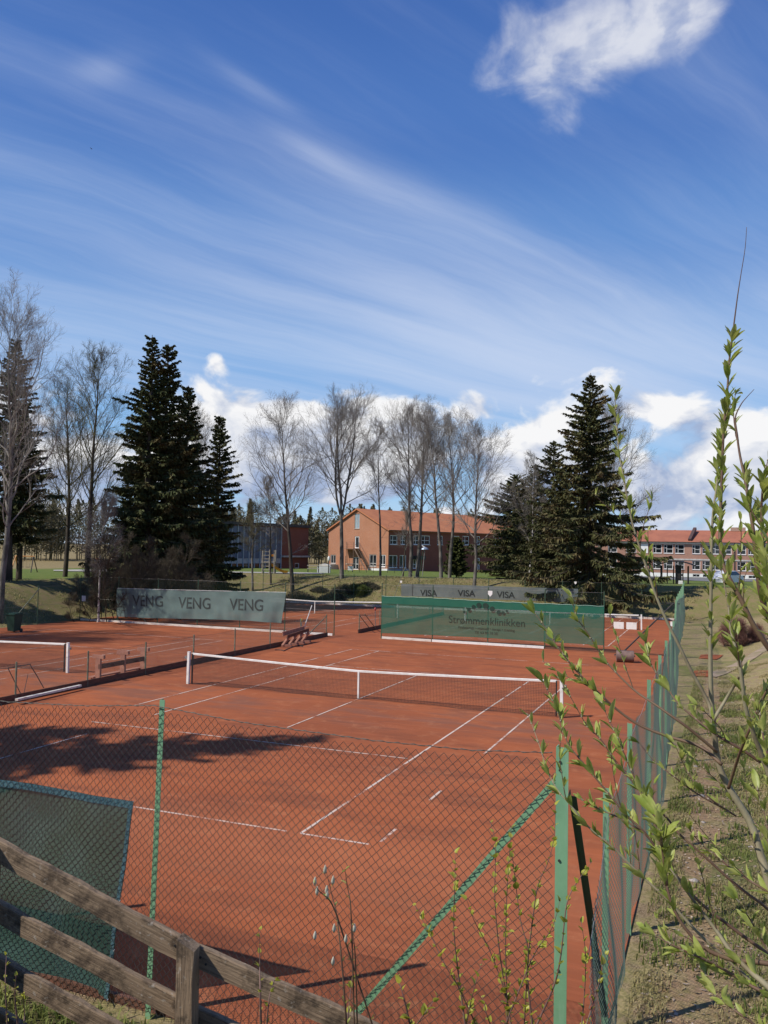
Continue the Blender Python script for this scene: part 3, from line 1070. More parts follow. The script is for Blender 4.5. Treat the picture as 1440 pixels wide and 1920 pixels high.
# ---------------------------------------------------------------- screens and their lettering
def cloth(name, label, x0, x1, zt, zb, y, m, wave=.03, nxs=60, nzs=10, slant=0.0, seed=0, group='windscreens on the fences', cat='windscreen'):
    s = np.linspace(0, 1, nxs + 1)
    t = np.linspace(0, 1, nzs + 1)
    Sg, Tg = np.meshgrid(s, t)
    zt_ = np.interp(s, np.linspace(0, 1, len(zt)), zt)
    zb_ = np.interp(s, np.linspace(0, 1, len(zb)), zb)
    X = x0 + (x1 - x0) * Sg - slant * (1 - Tg) * Sg ** 6
    Z = zb_[None, :] * (1 - Tg) + zt_[None, :] * Tg
    Y = y + wave * (vnoise(X * 1.3, Z * 1.1, seed) + .6 * vnoise(X * 3.4 + Z, Z * 2.2, seed + 1)) * (1 - .6 * Tg)
    V = np.stack([X.ravel(), Y.ravel(), Z.ravel()], 1)
    ii = (np.arange(nzs)[:, None] * (nxs + 1) + np.arange(nxs)[None, :]).ravel()
    mb = MB().add(V, [np.stack([ii, ii + 1, ii + nxs + 2, ii + nxs + 1], 1)])
    o = mb.build(name, m, None, smooth=True)
    return tag(o, label, cat, group)


def cloth_y(X, Z, y, wave, seed, zb, zt):
    T = np.clip((Z - zb) / (zt - zb), 0, 1)
    return y + wave * (vnoise(X * 1.3, Z * 1.1, seed) + .6 * vnoise(X * 3.4 + Z, Z * 2.2, seed + 1)) * (1 - .6 * T)


def lettering(body, x, z, size, y, m, parent, rot=0.0, sx=1.0, name='lettering', align='CENTER', bold=0.0, surf=None):
    c = bpy.data.curves.new(name, 'FONT')
    c.body = body
    c.size = size
    c.align_x = align
    c.offset = bold
    tmp = bpy.data.objects.new(name, c)
    COL.objects.link(tmp)
    dg = bpy.context.evaluated_depsgraph_get()
    me = bpy.data.meshes.new_from_object(tmp.evaluated_get(dg))
    bpy.data.objects.remove(tmp)
    if surf is not None:
        import bmesh
        bm = bmesh.new(); bm.from_mesh(me)
        bmesh.ops.triangulate(bm, faces=bm.faces[:])
        for _ in range(3):
            ed = [e for e in bm.edges if e.calc_length() > .14]
            if not ed: break
            bmesh.ops.subdivide_edges(bm, edges=ed, cuts=1)
            bmesh.ops.triangulate(bm, faces=[f for f in bm.faces if len(f.verts) > 3])
        bm.to_mesh(me); bm.free()
    co = np.zeros(len(me.vertices) * 3, np.float32)
    me.vertices.foreach_get('co', co)
    co = co.reshape(-1, 3)
    cr, sr = cos(rot), sin(rot)
    lx = co[:, 0] * sx
    lz = co[:, 1]
    W3 = np.stack([x + lx * cr - lz * sr, np.full(len(co), y), z + lx * sr + lz * cr], 1) - wloc(parent)
    if surf is not None: W3[:, 1] = surf(W3[:, 0] + wloc(parent)[0], W3[:, 2] + wloc(parent)[2]) - .014 - wloc(parent)[1]
    me.vertices.foreach_set('co', W3.astype(np.float32).ravel())
    me.update()
    me.name = name
    me.materials.clear()
    return link(name, me, m, parent)


SCR_V = veil('grey_green_cloth', (.20, .275, .25), (.165, .235, .215), .93, .8, .25)
SCR_G = veil('green_net_cloth', (.045, .195, .130), (.06, .205, .135), .76, .9, .35, stretch=(1, 1, 6))
SCR_GT = veil('green_net_hem', (.042, .20, .132), (.052, .215, .14), .88, 2.0, .35)
SCR_B = veil('grey_blue_cloth', (.20, .235, .232), (.165, .195, .195), .88, .9, .25)
INK = mat('dark_print', (.042, .052, .049), (.06, .072, .066), scale=3, rough=.9)
INKV = mat('black_print', (.022, .026, .026), (.035, .04, .04), scale=3, rough=.9)
INKG = mat('dark_green_print', (.018, .045, .032), (.03, .055, .04), scale=3, rough=.9)

s1 = cloth('windscreen', 'grey green windscreen reading VENG three times, sagging on the tall fence', -23.35, -11.75, (2.06, 2.10, 2.13, 2.17, 2.22, 2.24), (.36, .38, .45, .52, .55, .52), 16.90, SCR_V, .16, 90, 14, .28, 3)
for xc, z in ((-21.05, 1.12), (-17.75, 1.13), (-14.25, 1.18)):
    o = lettering('VENG', xc, z - .04, .92, 16.815, INK, s1, .012, .92, bold=.006, surf=lambda X, Z: cloth_y(X, Z, 16.90, .16, 3, .45, 2.15))
MB().tube(np.array([[-23.3, 16.9, 2.07], [-20, 16.9, 2.11], [-17, 16.9, 2.155], [-14, 16.9, 2.2], [-11.75, 16.9, 2.245]]), .012, 5).build('edge_rope', WHITE_T, s1)

s2 = cloth('windscreen', 'sheer green windscreen with clinic name and arc of dots behind the near court', -6.02, 5.48, (2.24, 2.25, 2.2, 2.2, 2.19), (.30, .34, .36, .34, .33), 16.93, SCR_G, .06, 80, 10, 0, 5)
hb = cloth('hem', None, -6.02, 5.48, (2.245, 2.255, 2.205, 2.205, 2.195), (1.86, 1.87, 1.83, 1.83, 1.82), 16.90, SCR_GT, .02, 60, 2, 0, 6, None, None)
hb.parent = s2
for k in ('label', 'category', 'group'):
    if k in hb.keys(): del hb[k]
xs = np.linspace(-6.02, 5.48, 40)
MB().tube(np.stack([xs, 0 * xs + 16.89, np.interp(xs, np.linspace(-6.02, 5.48, 5), (2.25, 2.26, 2.21, 2.21, 2.20)) + .015 * np.sin(xs * 7)], 1), .012, 5).build('edge_rope', mat('pale_green_rope', (.35, .55, .45), (.3, .5, .4), rough=.9), s2)
ty_ = 16.84
lettering('Strømmenklinikken', -.32, 1.02, .55, ty_, INKG, s2, -.004, .93, surf=lambda X, Z: cloth_y(X, Z, 16.93, .06, 5, .34, 2.22))
lettering('Fysioterapi • manuell • terapi • trening', -.32, .76, .19, ty_, INKG, s2, -.004, 1.0, surf=lambda X, Z: cloth_y(X, Z, 16.93, .06, 5, .34, 2.22))
lettering('Tlf. 63 89 18 50', -.32, .55, .19, ty_, INKG, s2, -.004, 1.0, surf=lambda X, Z: cloth_y(X, Z, 16.93, .06, 5, .34, 2.22))
dots = [(870, 1147.5, 5), (878.5, 1143, 7), (887.5, 1138, 7.5), (897.5, 1135, 9.5), (910, 1136, 11), (922.5, 1142, 9.5), (934.5, 1148.5, 8), (943, 1149, 6), (950, 1146, 4.5)]
for u, v, w in dots:
    p = aty(u, v, ty_)
    r = w / 2 * .0275
    th = np.arange(20) * 2 * pi / 20
    V = np.stack([p[0] + r * np.cos(th), cloth_y(p[0] + r * np.cos(th), p[2] + r * np.sin(th), 16.93, .06, 5, .34, 2.22) - .055, p[2] + r * np.sin(th)], 1)
    MB().add(V, [np.arange(20)[None, :]]).build('printed_dot', INKG, s2)

s3 = cloth('windscreen', 'grey windscreen reading VISA four times on the back fence below the trees', -13.35, .80, (1.93, 2.0, 2.0, 2.02), (.95, .98, .98, 1.0), 39.40, SCR_B, .08, 80, 6, 0, 8)
for u, v in ((803, 1117.5), (874, 1118), (948, 1121), (1021, 1126.5)):
    p = aty(u, v, 39.32)
    lettering('VISA', p[0], p[2], .68, 39.33, INKV, s3, 0, 1.04, bold=.014, surf=lambda X, Z: cloth_y(X, Z, 39.40, .08, 8, .98, 2.0))
# pale tags tied along the fences
for u, v, y, lab in ((919, 1113, 16.9, 'white shield shaped tag tied to the fence above the green screen'), (752, 1091, 39.4, 'small white lamp on the back fence at left end of VISA screen'), (1079, 1093, 39.4, 'small white lamp on the back fence at right end of VISA screen')):
    p = aty(u, v, y)
    sc = .14 if y < 20 else .10
    V = np.array([(-1, 0, 1), (1, 0, 1), (1, 0, -.2), (0, 0, -1.1), (-1, 0, -.2)]) * sc * np.array([.8, 1, 1])
    V = np.concatenate([V + p, V + p + np.array([0, .02, 0])])
    o = MB().add(V, [[[0, 1, 2, 3, 4]], [[9, 8, 7, 6, 5]], [[0, 5, 6, 1], [1, 6, 7, 2], [2, 7, 8, 3], [3, 8, 9, 4], [4, 9, 5, 0]]]).build('tag', WHITE)
    tag(o, lab, 'tag')

# near screen, hung inside the near fence
SCR_N = veil('near_teal_cloth', (.080, .155, .130), (.058, .122, .090), .91, 1.4, .3)
HEM_N = veil('blue_hem', (.125, .235, .265), (.10, .19, .225), .92, 3.0, .3)
s4 = cloth('windscreen', 'teal mesh windscreen with blue hem behind the wires of the near fence', -2.7, 4.91, (2.0, 2.05, 2.08, 2.02, 2.03, 2.06, 2.05, 2.10, 2.085, 2.09), (.03, .02, .03, .02), FY + .10, SCR_N, .16, 90, 24, .24, 9)


def hem_strip(o, pts, wv, m, dy):
    """folded border band that follows a list of points"""
    P = np.array(pts, float)
    V = np.concatenate([P + np.array([0, dy, 0]), P + np.array(wv) + np.array([0, dy, 0])])
    n = len(P)
    k = np.arange(n - 1)
    return MB().add(V, [np.stack([k, k + 1, k + n + 1, k + n], 1)]).build('hem', m, o)


vv = np.zeros(len(s4.data.vertices) * 3, np.float32)
s4.data.vertices.foreach_get('co', vv)
vv = vv.reshape(25, 91, 3)
hem_strip(s4, vv[-1], (0, 0, -.075), HEM_N, -.012)
hem_strip(s4, vv[:, -1][::-1], (-.045, 0, 0), HEM_N, -.014)
hem_strip(s4, vv[:, 40][::-1], (-.03, 0, 0), HEM_N, -.010)
for zi in (24, 12, 6, 0):
    p = vv[zi, -1]
    MB().tube([p, p + np.array([.05, -.08, .03])], .004, 5).build('tie', WHITE_T, s4)

# ---------------------------------------------------------------- small court things
# bench on the left court, backs turned to the divider
def bench(name, label, ys, x, rz=0.0, tipped=False):
    t = thing(name, label, 'bench', (x, ys[0], 0), 'wooden benches by the low fence')
    for y in ys:
        mb = MB()
        mb.beam((x, y, .02), (x, y, .80), .20, .09, up=(1, 0, 0))
        mb.box((x, y, .84), (.50, .10, .12))
        mb.box((x, y, .05), (.56, .10, .10))
        mb.build('support', REDWOOD, t)
    MB().box((x + .06, (ys[0] + ys[-1]) / 2, .50), (.05, ys[-1] - ys[0] + .1, .17)).build('backrest', BROWNW, t)
    MB().box((x - .20, (ys[0] + ys[-1]) / 2, .13), (.22, ys[-1] - ys[0] + .3, .045)).build('seat', REDWOOD, t)
    return t


bench('bench', 'reddish wooden bench frame with three T shaped supports near the left net', (-.95, .35, 1.5), -9.45)
t = thing('bench', 'broken reddish bench tipped over against the low fence near the gap', 'bench', (-8.72, 11.2, 0), 'wooden benches by the low fence')
for i, y in enumerate((11.15, 11.85, 12.5, 13.15)):
    mb = MB()
    mb.beam((-8.78, y, .05), (-8.55, y + .28, .52), .10, .12, up=(1, 0, 0))
    mb.box((-8.62, y + .1, .06), (.50, .16, .11), rz=.3)
    mb.build('support', REDWOOD, t)
MB().beam((-8.52, 11.1, .50), (-8.6, 13.5, .62), .15, .05).build('backrest', BROWNW, t)
MB().beam((-8.72, 11.0, .62), (-8.75, 13.3, .72), .20, .05).build('seat', REDWOOD, t)

# beam lying beside the divider with an iron drag frame behind
tag(MB().beam((-8.55, -5.5, .15), (-8.72, -2.65, .14), .06, .11).build('timber_beam', DIRTYW), 'pale timber beam lying on clay beside the low fence at left', 'beam')
t = thing('drag_frame', 'bent black iron drag frame leaning behind the low fence at left', 'drag frame', (-9.6, -4.0, 0))
pa, pb, pc, pd = gp(82, 1290), aty(57, 1245, -3.3), aty(15, 1253, -4.6), gp(40, 1303)
MB().tube([pa, (pa + pb) / 2, pb + np.array([0, 0, -.04]), pb, pc, pc + np.array([-1.6, -.6, 0])], .016, 6).build('frame', DARKM, t)
MB().tube([pc, pd], .014, 6).build('strut', DARKM, t)
MB().tube([pd + np.array([0, .1, .03]), pd + np.array([-.25, .5, .55])], .010, 6).build('handle', DARKM, t)
t = tag(MB().tube(np.array([[-8.4 + .35 * sin(a) + .1 * a, 9.2 + 2.6 * (a / 6.0) + .5 * cos(a * 1.4), .025] for a in np.linspace(0, 6, 40)]), .018, 6).build('hose', DARKM), 'dark hose curled on the clay in front of the broken bench', 'hose')

# white pole, yellow topped marker and red topped marker
tag(MB().tube([gp(566, 1189), aty(585, 1135, 17.3)], .028, 8).build('pole', WHITE), 'white pole leaning on the VENG fence above the broken bench', 'pole')


def marker(label, u, v0, v1, y, cap, r=.02):
    base = gp(u, v0)
    top = aty(u - .5, v1, base[1])
    t = thing('marker_stake', label, 'stake', base, 'stakes by the fences')
    MB().tube([base, top], r, 6).build('stake', STEEL, t)
    MB().lathe(top + np.array([0, 0, -.03]), [(.02, 0), (.06, .03), (.07, .10), (.045, .17), (.01, .19)], 10).build('cap', cap, t)


marker('thin stake with yellow cap beside the white pole', 566, 1189, 1165, 0, mat('yellow_cap', (.62, .40, .06), (.5, .3, .05), rough=.6))
marker('thin stake with red cap by the far low fence near the green screen', 704, 1180, 1144, 0, mat('red_cap', (.45, .09, .08), (.35, .07, .06), rough=.6))

# roller
t = thing('clay_roller', 'rusty drum roller with long dark drawbar at the right of the near court', 'roller', (6.75, 13.75, 0))
rc = np.array([6.78, 13.75, .25])
ROLL_M = mat('rusty_drum', (.25, .165, .135), (.17, .11, .095), scale=5, rough=.7, metal=.2, bump=.15)
ax_ = np.array([.985, .17, 0])
th = np.linspace(0, 1, 9)
MB().tube([rc - ax_ * .37, rc - ax_ * .365, rc - ax_ * .34, rc + ax_ * .34, rc + ax_ * .365, rc + ax_ * .37], [.235, .25, .255, .255, .25, .235], 28).build('drum', ROLL_M, t, smooth=False)
e1, e2 = rc - ax_ * .42, rc + ax_ * .42
hd = aty(1262, 1132, 16.6)
side = np.array([-.17, .985, 0])
MB().tube([e1, e1 + side * .42, (e1 + e2) / 2 + side * .46 + np.array([0, 0, .18]), e2 + side * .42, e2], .02, 6).build('yoke', DARKM, t)
MB().tube([(e1 + e2) / 2 + side * .46 + np.array([0, 0, .18]), hd], .034, 8).build('drawbar', DARKM, t)
MB().tube([hd - ax_ * .3, hd + ax_ * .3], .025, 6).build('handle', DARKM, t)

# wheeled bin by the left fence
t = thing('waste_bin', 'dark green wheeled waste bin by the shaded left fence', 'bin', (-24.0, 9.6, 0))
BIN = mat('dark_green_plastic', (.018, .05, .036), (.026, .06, .045), scale=4, rough=.45)
b = np.array([-24.0, 9.6, 0])
V = [(sx * w, sy_ * w, z) for z, w in ((.08, .22), (.92, .29)) for sx, sy_ in ((-1, -1), (1, -1), (1, 1), (-1, 1))]
MB().add(np.array(V) + b, [[[3, 2, 1, 0], [4, 5, 6, 7], [0, 1, 5, 4], [1, 2, 6, 5], [2, 3, 7, 6], [3, 0, 4, 7]]]).build('body', BIN, t)
mb = MB()
mb.box(b + np.array([0, 0, .95]), (.66, .66, .05))
mb.box(b + np.array([0, 0, .99]), (.50, .52, .05))
mb.box(b + np.array([.30, .0, 1.0]), (.05, .5, .05))
mb.build('lid', BIN, t)
for sx in (-1, 1):
    MB().tube([b + np.array([sx * .22, .25, .1]), b + np.array([sx * .27, .25, .1])], .1, 14).build('wheel', DARKM, t)

# ---------------------------------------------------------------- wooden stair railing at lower left
WOOD = None


def wood_mat():
    m, t, b = base_mat('weathered_wood')
    tc = t.new('ShaderNodeTexCoord').outputs['Object']
    g = t.noise(t.scalev(tc, (30, 30, 1.6)), 1.6, 8, .65, .6)
    g2 = t.noise(t.scalev(tc, (60, 60, 1.2)), 1.5, 6, .7, .3)
    n = t.noise(tc, 5.0, 7, .7)
    sp = t.noise(tc, 26.0, 4, .6)
    c = t.mix(t.mapr(g, .35, .65), (.33, .235, .15), (.205, .143, .092))
    c = t.mix(t.m('MULTIPLY', t.mapr(n, .46, .62), .9), c, (.075, .054, .037))
    c = t.mix(t.m('MULTIPLY', t.mapr(g2, .56, .68), .75), c, (.055, .04, .03))
    c = t.mix(t.m('MULTIPLY', t.mapr(sp, .62, .72), .5), c, (.47, .42, .35))
    t.l.new(c, b.inputs['Base Color'])
    b.inputs['Roughness'].default_value = .9
    b.inputs['Specular IOR Level'].default_value = .15
    bn = t.new('ShaderNodeBump')
    bn.inputs['Strength'].default_value = .8
    bn.inputs['Distance'].default_value = .012
    t.l.new(t.m('ADD', g, t.m('MULTIPLY', n, .6)), bn.inputs['Height'])
    t.l.new(bn.outputs[0], b.inputs['Normal'])
    return m


WOOD = wood_mat()
RL = thing('wooden_railing', 'weathered wooden stair railing sloping down at the lower left', 'railing', atdep(360, 1900, 5.5))
TH = .048


def plank(a, b, w, name='rail', over=None, t=TH):
    """rough-sawn board with its length along local Z so the grain runs along it; a->b is the top edge"""
    a, b = np.array(a), np.array(b)
    X = b - a
    L = np.linalg.norm(X)
    X /= L
    Y = np.cross(np.array([0, 0, 1.0]), X); Y /= np.linalg.norm(Y)
    Zd = np.cross(X, Y)
    n = max(4, int(L / .12))
    V = []
    for i in range(n + 1):
        s = L * i / n
        e = .004 * math.sin(s * 9 + w * 50) + .003 * math.sin(s * 23)
        f = .004 * math.sin(s * 7.3 + 1) + .0025 * math.sin(s * 31 + 2)
        for yy, zz in ((-t / 2, -w + f), (t / 2, -w + f), (t / 2, -.006 + e), (t / 2 - .008, e), (-t / 2 + .008, e), (-t / 2, -.006 + e)):
            V.append((yy, zz, s))
    k = 6
    Q = [[i * k + j, i * k + (j + 1) % k, (i + 1) * k + (j + 1) % k, (i + 1) * k + j] for i in range(n) for j in range(k)]
    me = np_mesh(name, V, [Q, [list(range(k))[::-1]], [[n * k + j for j in range(k)]]])
    o = link(name, me, WOOD, RL)
    R = mathutils.Matrix(((Y[0], Zd[0], X[0]), (Y[1], Zd[1], X[1]), (Y[2], Zd[2], X[2])))
    o.matrix_local = mathutils.Matrix.Translation(mathutils.Vector(a - wloc(RL))) @ R.to_4x4()
    return o


D0, D1, D2 = 5.2, 5.0, 4.8       # depths at the left edge, the post and the right end


def rd(u): return np.interp(u, [-60, 355, 760], [D0 + .1, D1, D2])


def rp(u, v): return atdep(u, v, rd(u))


plank(rp(-70, 1535), rp(352, 1762), .128)
plank(rp(362, 1767), rp(760, 1942), .122)
plank(rp(-70, 1652), rp(352, 1876), .118)
plank(rp(372, 1886), rp(760, 2070), .118)
plank(rp(-70, 1752), rp(352, 1990), .116)
plank(rp(372, 2000), rp(760, 2190), .116)
plank(rp(-70, 1850), rp(352, 2100), .116)
back = rp(352, 1770) - CAM
back = back / np.linalg.norm(back)
for u, v in ((-16, 1572), (354, 1757), (752, 1935)):
    top = rp(u, v) - back * .075
    zb = gh(top[0], top[1]) - .3
    top2 = np.array([top[0], top[1], zb])
    n = 14
    V = []
    dirx = (rp(352, 1762) - rp(-70, 1535)); dirx[2] = 0; dirx /= np.linalg.norm(dirx)
    diry = np.cross([0, 0, 1.0], dirx)
    hw = .052
    for i in range(n + 1):
        z = (top[2] - zb) * i / n
        e = .003 * sin(z * 11 + u)
        sl = 0.03 if i == n else 0.0
        for a_, b_ in ((-1, -1), (1, -1), (1, 1), (-1, 1)):
            V.append(np.array([a_ * (hw + e), b_ * (hw - e), z - sl * (a_ + 1)]))
    Q = [[i * 4 + j, i * 4 + (j + 1) % 4, (i + 1) * 4 + (j + 1) % 4, (i + 1) * 4 + j] for i in range(n) for j in range(4)]
    me = np_mesh('post', V, [Q, [[3, 2, 1, 0]], [[n * 4 + j for j in range(4)]]])
    o = link('post', me, WOOD, RL)
    R = mathutils.Matrix(((dirx[0], diry[0], 0), (dirx[1], diry[1], 0), (dirx[2], diry[2], 1)))
    o.matrix_local = mathutils.Matrix.Translation(mathutils.Vector(top2 - wloc(RL))) @ R.to_4x4()

for u, v in ((330, 1768), (342, 1779), (334, 1885), (378, 1790), (388, 1803), (336, 1990)):
    p = rp(u, v) - FW * .034
    MB().tube([p, p + FW * .02], .007, 7).build('nail_head', DARKM, RL)

# ---------------------------------------------------------------- trees
BARK = mat('grey_bark', (.185, .165, .14), (.085, .075, .062), scale=3.0, rough=.9, stretch=(1, 1, .35), bump=.4, lo=.4, hi=.6)
BARKD = mat('dark_bark', (.085, .068, .052), (.045, .036, .028), scale=3.0, rough=.95, stretch=(1, 1, .35), bump=.4)
TWIG = mat('grey_twig', (.27, .24, .205), (.19, .165, .14), scale=1.0, rough=.9)
TWIGD = mat('dark_twig', (.095, .075, .048), (.058, .046, .030), scale=1.0, rough=.9)
TWIGY = mat('budding_twig', (.14, .13, .062), (.11, .085, .055), scale=1.0, rough=.9)
BIRCHB = mat('birch_bark', (.50, .46, .42), (.10, .085, .075), scale=2.2, rough=.85, stretch=(1, 1, 2.5), lo=.50, hi=.62)


def needle_mat(name, a, b_, c):
    m, t, b = base_mat(name)
    pos = t.new('ShaderNodeTexCoord').outputs['Object']
    n1 = t.noise(pos, .55, 4, .6)
    n2 = t.noise(pos, 3.5, 3, .6)
    col = t.mix(t.mapr(n2, .35, .65), a, b_)
    col = t.mix(t.m('MULTIPLY', t.mapr(n1, .48, .66), .8), col, c)
    t.l.new(col, b.inputs['Base Color'])
    b.inputs['Roughness'].default_value = .75
    b.inputs['Specular IOR Level'].default_value = .2
    return m


NEED = needle_mat('spruce_needles', (.050, .066, .024), (.080, .086, .031), (.125, .096, .042))
NEED2 = needle_mat('browned_spruce_needles', (.062, .076, .027), (.105, .098, .037), (.165, .122, .060))


def grow(seed, H, crown=.38, r0=None, ascend=.9, spread=.30, n1=26, jit=.12, twigs=.9, lean=(0, 0), fork=None, wander=.026, kinks=.5, mr=(.02, .013, .0065, .0042, .0034)):
    """a leafless broadleaf tree: returns stick arrays for trunk, limbs and twigs"""
    R = random.Random(seed)
    r0 = r0 or H * .0135
    trunk, limbs, tw = [], [], []
    def norm(v):
        l = sqrt(v[0] ** 2 + v[1] ** 2 + v[2] ** 2) + 1e-9
        return (v[0] / l, v[1] / l, v[2] / l)
    def side(d, ang, phi):
        # a direction at angle ang from d
        ux = (0, 0, 1) if abs(d[2]) < .9 else (1, 0, 0)
        a = norm((d[1] * ux[2] - d[2] * ux[1], d[2] * ux[0] - d[0] * ux[2], d[0] * ux[1] - d[1] * ux[0]))
        b = (d[1] * a[2] - d[2] * a[1], d[2] * a[0] - d[0] * a[2], d[0] * a[1] - d[1] * a[0])
        ca, sa = cos(ang), sin(ang)
        return norm(tuple(d[i] * ca + (a[i] * cos(phi) + b[i] * sin(phi)) * sa for i in range(3)))
    def branch(p, d, L, r, lev, out):
        n = (0, 7, 5, 3, 2)[lev]
        minr = mr[lev]
        seg = L / n
        pts = [p]
        rads = [r]
        for i in range(n):
            up = ascend * (.075 if lev < 3 else .05)
            d = norm((d[0] + R.gauss(0, jit), d[1] + R.gauss(0, jit), d[2] + R.gauss(0, jit) + up))
            p2 = (p[0] + d[0] * seg, p[1] + d[1] * seg, p[2] + d[2] * seg)
            r2 = max(minr, r * (1 - .8 / n)) if lev < 4 else minr
            out.append((p, p2, r, r2))
            if lev < 4:
                nk = (0, 1.6, 1.7, 1.5)[lev] * twigs
                nk = int(nk) + (R.random() < nk - int(nk))
                if not (i == 0 and lev == 1):
                    for _ in range(nk):
                        cl = L * R.uniform(.36, .66) * (1 - .42 * i / n)
                        branch(p2, side(d, R.uniform(.35, .85), R.uniform(0, 2 * pi)), max(cl, .25), max(minr, r2 * .55), lev + 1, limbs if lev + 1 < 2 else tw)
            p, r = p2, r2
        if lev < 3:
            branch(p, d, L * .35, r, lev + 1, tw)
    N = 22
    def leader(p, d, L, r, start, nb, h0):
        seg = L / N
        phi = R.uniform(0, 6)
        for i in range(N):
            f = (i + 1) / N
            d = norm((d[0] + R.gauss(0, wander), d[1] + R.gauss(0, wander), d[2] + .10))
            p2 = (p[0] + d[0] * seg, p[1] + d[1] * seg, p[2] + d[2] * seg)
            r2 = max(mr[0], r0 * (1 - (h0 + f * L) / H * .96) ** .85 * (r / r)) if True else r
            r2 = min(r, r2)
            trunk.append((p, p2, r, r2))
            if f > start:
                g = (f - start) / (1 - start)
                k = nb / (N * (1 - start))
                k = int(k) + (R.random() < k - int(k))
                for _ in range(k):
                    phi += 2.4 + R.uniform(-.5, .5)
                    cl = H * spread * 1.12 * (1.0 - .66 * g) * R.uniform(.65, 1.15) * (.75 + .5 * min(g * 3, 1))
                    branch(p2, side(d, R.uniform(.65, 1.0) * (1 - .40 * g), phi), cl, max(mr[1], min(r2 * .5, cl * .013)), 1, limbs)
            elif R.random() < kinks * .35 and f > .22:
                phi += 2.4
                branch(p2, side(d, R.uniform(.9, 1.3), phi), H * R.uniform(.05, .13), r2 * .22, 2, limbs)
            p, r = p2, r2
    d0 = norm((lean[0], lean[1], 1))
    if fork:
        hf = H * fork
        n = 8
        p = (0, 0, 0); d = d0; r = r0
        for i in range(n):
            d = norm((d[0] + R.gauss(0, wander), d[1] + R.gauss(0, wander), d[2] + .1))
            p2 = (p[0] + d[0] * hf / n, p[1] + d[1] * hf / n, p[2] + d[2] * hf / n)
            r2 = r0 * (1 - .3 * (i + 1) / n)
            trunk.append((p, p2, r, r2)); p, r = p2, r2
        ph = R.uniform(0, 6)
        for q in range(3 if fork > .3 else 2):
            dd = side(d, R.uniform(.16, .34), ph + q * 2 * pi / (3 if fork > .3 else 2))
            leader(p, dd, H * (1 - fork) * R.uniform(.86, 1.0), r * .66, .06, n1 // 2, hf)
    else:
        leader((0, 0, 0), d0, H, r0, crown, n1, 0)
    return trunk, limbs, tw


def arr(L):
    A = np.array([(*a, *b, c, d) for a, b, c, d in L]).reshape(-1, 8)
    return A[:, 0:3], A[:, 3:6], A[:, 6], A[:, 7]


def tree_meshes(name, g, bark, limb_m, twig_m):
    trunk, limbs, tw = g
    root = thing(name, 'x', 'tree')
    t0 = trunk[0]
    flare = [((0, 0, -.6), t0[0], t0[2] * 1.5, t0[2] * 1.12)]
    P = arr(flare + trunk)
    MB().sticks(*P, sides=9).build('trunk', bark, root, smooth=True)
    MB().sticks(*arr(limbs), sides=5).sticks(*arr(tw), sides=3).build('crown', twig_m, root)
    return root


used = set()
protos = {}


def place(key, maker, label, cat, p, rz=0.0, s=1.0, sz=None, group=None):
    """first use moves the tree itself, later ones copy the tree and its parts"""
    if key not in protos:
        protos[key] = maker()
    r = protos[key]
    if key in used: r = copy_tree(r)
    used.add(key)
    r.location = (float(p[0]), float(p[1]), float(p[2] if len(p) > 2 else gh(p[0], p[1])))
    r.rotation_euler = (0, 0, rz)
    r.scale = (s, s, sz or s)
    tag(r, label, cat)
    if group: r['group'] = group
    elif 'group' in r.keys(): del r['group']
    return r


def onground(u, dist):
    d = ray(u, 1080)
    p = CAM + d * dist / math.hypot(d[0], d[1])
    return np.array([p[0], p[1], gh(p[0], p[1]) - .05])


PS_ = .89
POP = 'tall bare trees on the crest behind the back fence'
mk = lambda seed, H, nm='bare_tree', b=BARK, l=BARKD, w=TWIG, **kw: (lambda: tree_meshes(nm, grow(seed, H, **kw), b, l, w))
place('p1', mk(11, 16.5, crown=.36, n1=26, spread=.33, b=BARKD, l=BARKD, twigs=.9), 'wide bare tree with straight dark trunk, left end of the crest row', 'tree', onground(549, 76), .4, 0.890, group=POP)
place('p2', mk(12, 17.4, fork=.36, n1=32, spread=.31, twigs=.9), 'tallest bare tree, forked into three, before the brick gable', 'tree', onground(641, 77), 1.1, 0.890, group=POP)
place('p3', mk(13, 15.0, crown=.45, n1=17, spread=.24, r0=.14), 'slender pale bare tree before the right corner of the brick gable', 'tree', onground(713, 79), .2, 0.890, group=POP)
place('p4', mk(14, 16.0, crown=.42, n1=25, spread=.31, lean=(-.03, 0)), 'left trunk of the close pair of bare trees before the brick block', 'tree', onground(769, 78), 2.2, 0.890, group=POP)
place('p4b', mk(15, 16.3, crown=.40, n1=25, spread=.30, lean=(.03, 0)), 'right trunk of the close pair of bare trees before the brick block', 'tree', onground(782, 78.5), .7, 0.890, group=POP)
place('p5', mk(16, 15.0, crown=.38, n1=24, spread=.31), 'bare tree with pale trunk, left one of two beside the small round conifer', 'tree', onground(827, 76), 1.5, 0.890, group=POP)
place('p4', None, 'bare tree with dark trunk, right one of two beside the small round conifer', 'tree', onground(843, 78), 4.0, 0.845, group=POP)
place('p6', mk(17, 13.6, crown=.30, n1=25, spread=.35), 'bare tree at right end of the crest row beside the spruces', 'tree', onground(889, 71), .9, 0.890, group=POP)
place('p7', mk(18, 10.0, crown=.30, n1=16, spread=.22, r0=.11, b=BARKD), 'thin bare tree beside the play tower', 'tree', onground(508, 78), .9, 0.890, group=POP)
place('p8', mk(19, 8.2, crown=.40, n1=14, spread=.2, r0=.13, b=BARK, w=TWIGY), 'short bare tree with stout trunk left of the play tower', 'tree', onground(474, 77), .3, 0.890, group=POP)
place('p7', None, 'small forked bare tree by the leaning lamp', 'tree', onground(756, 84), 2.6, 0.730, group=POP)

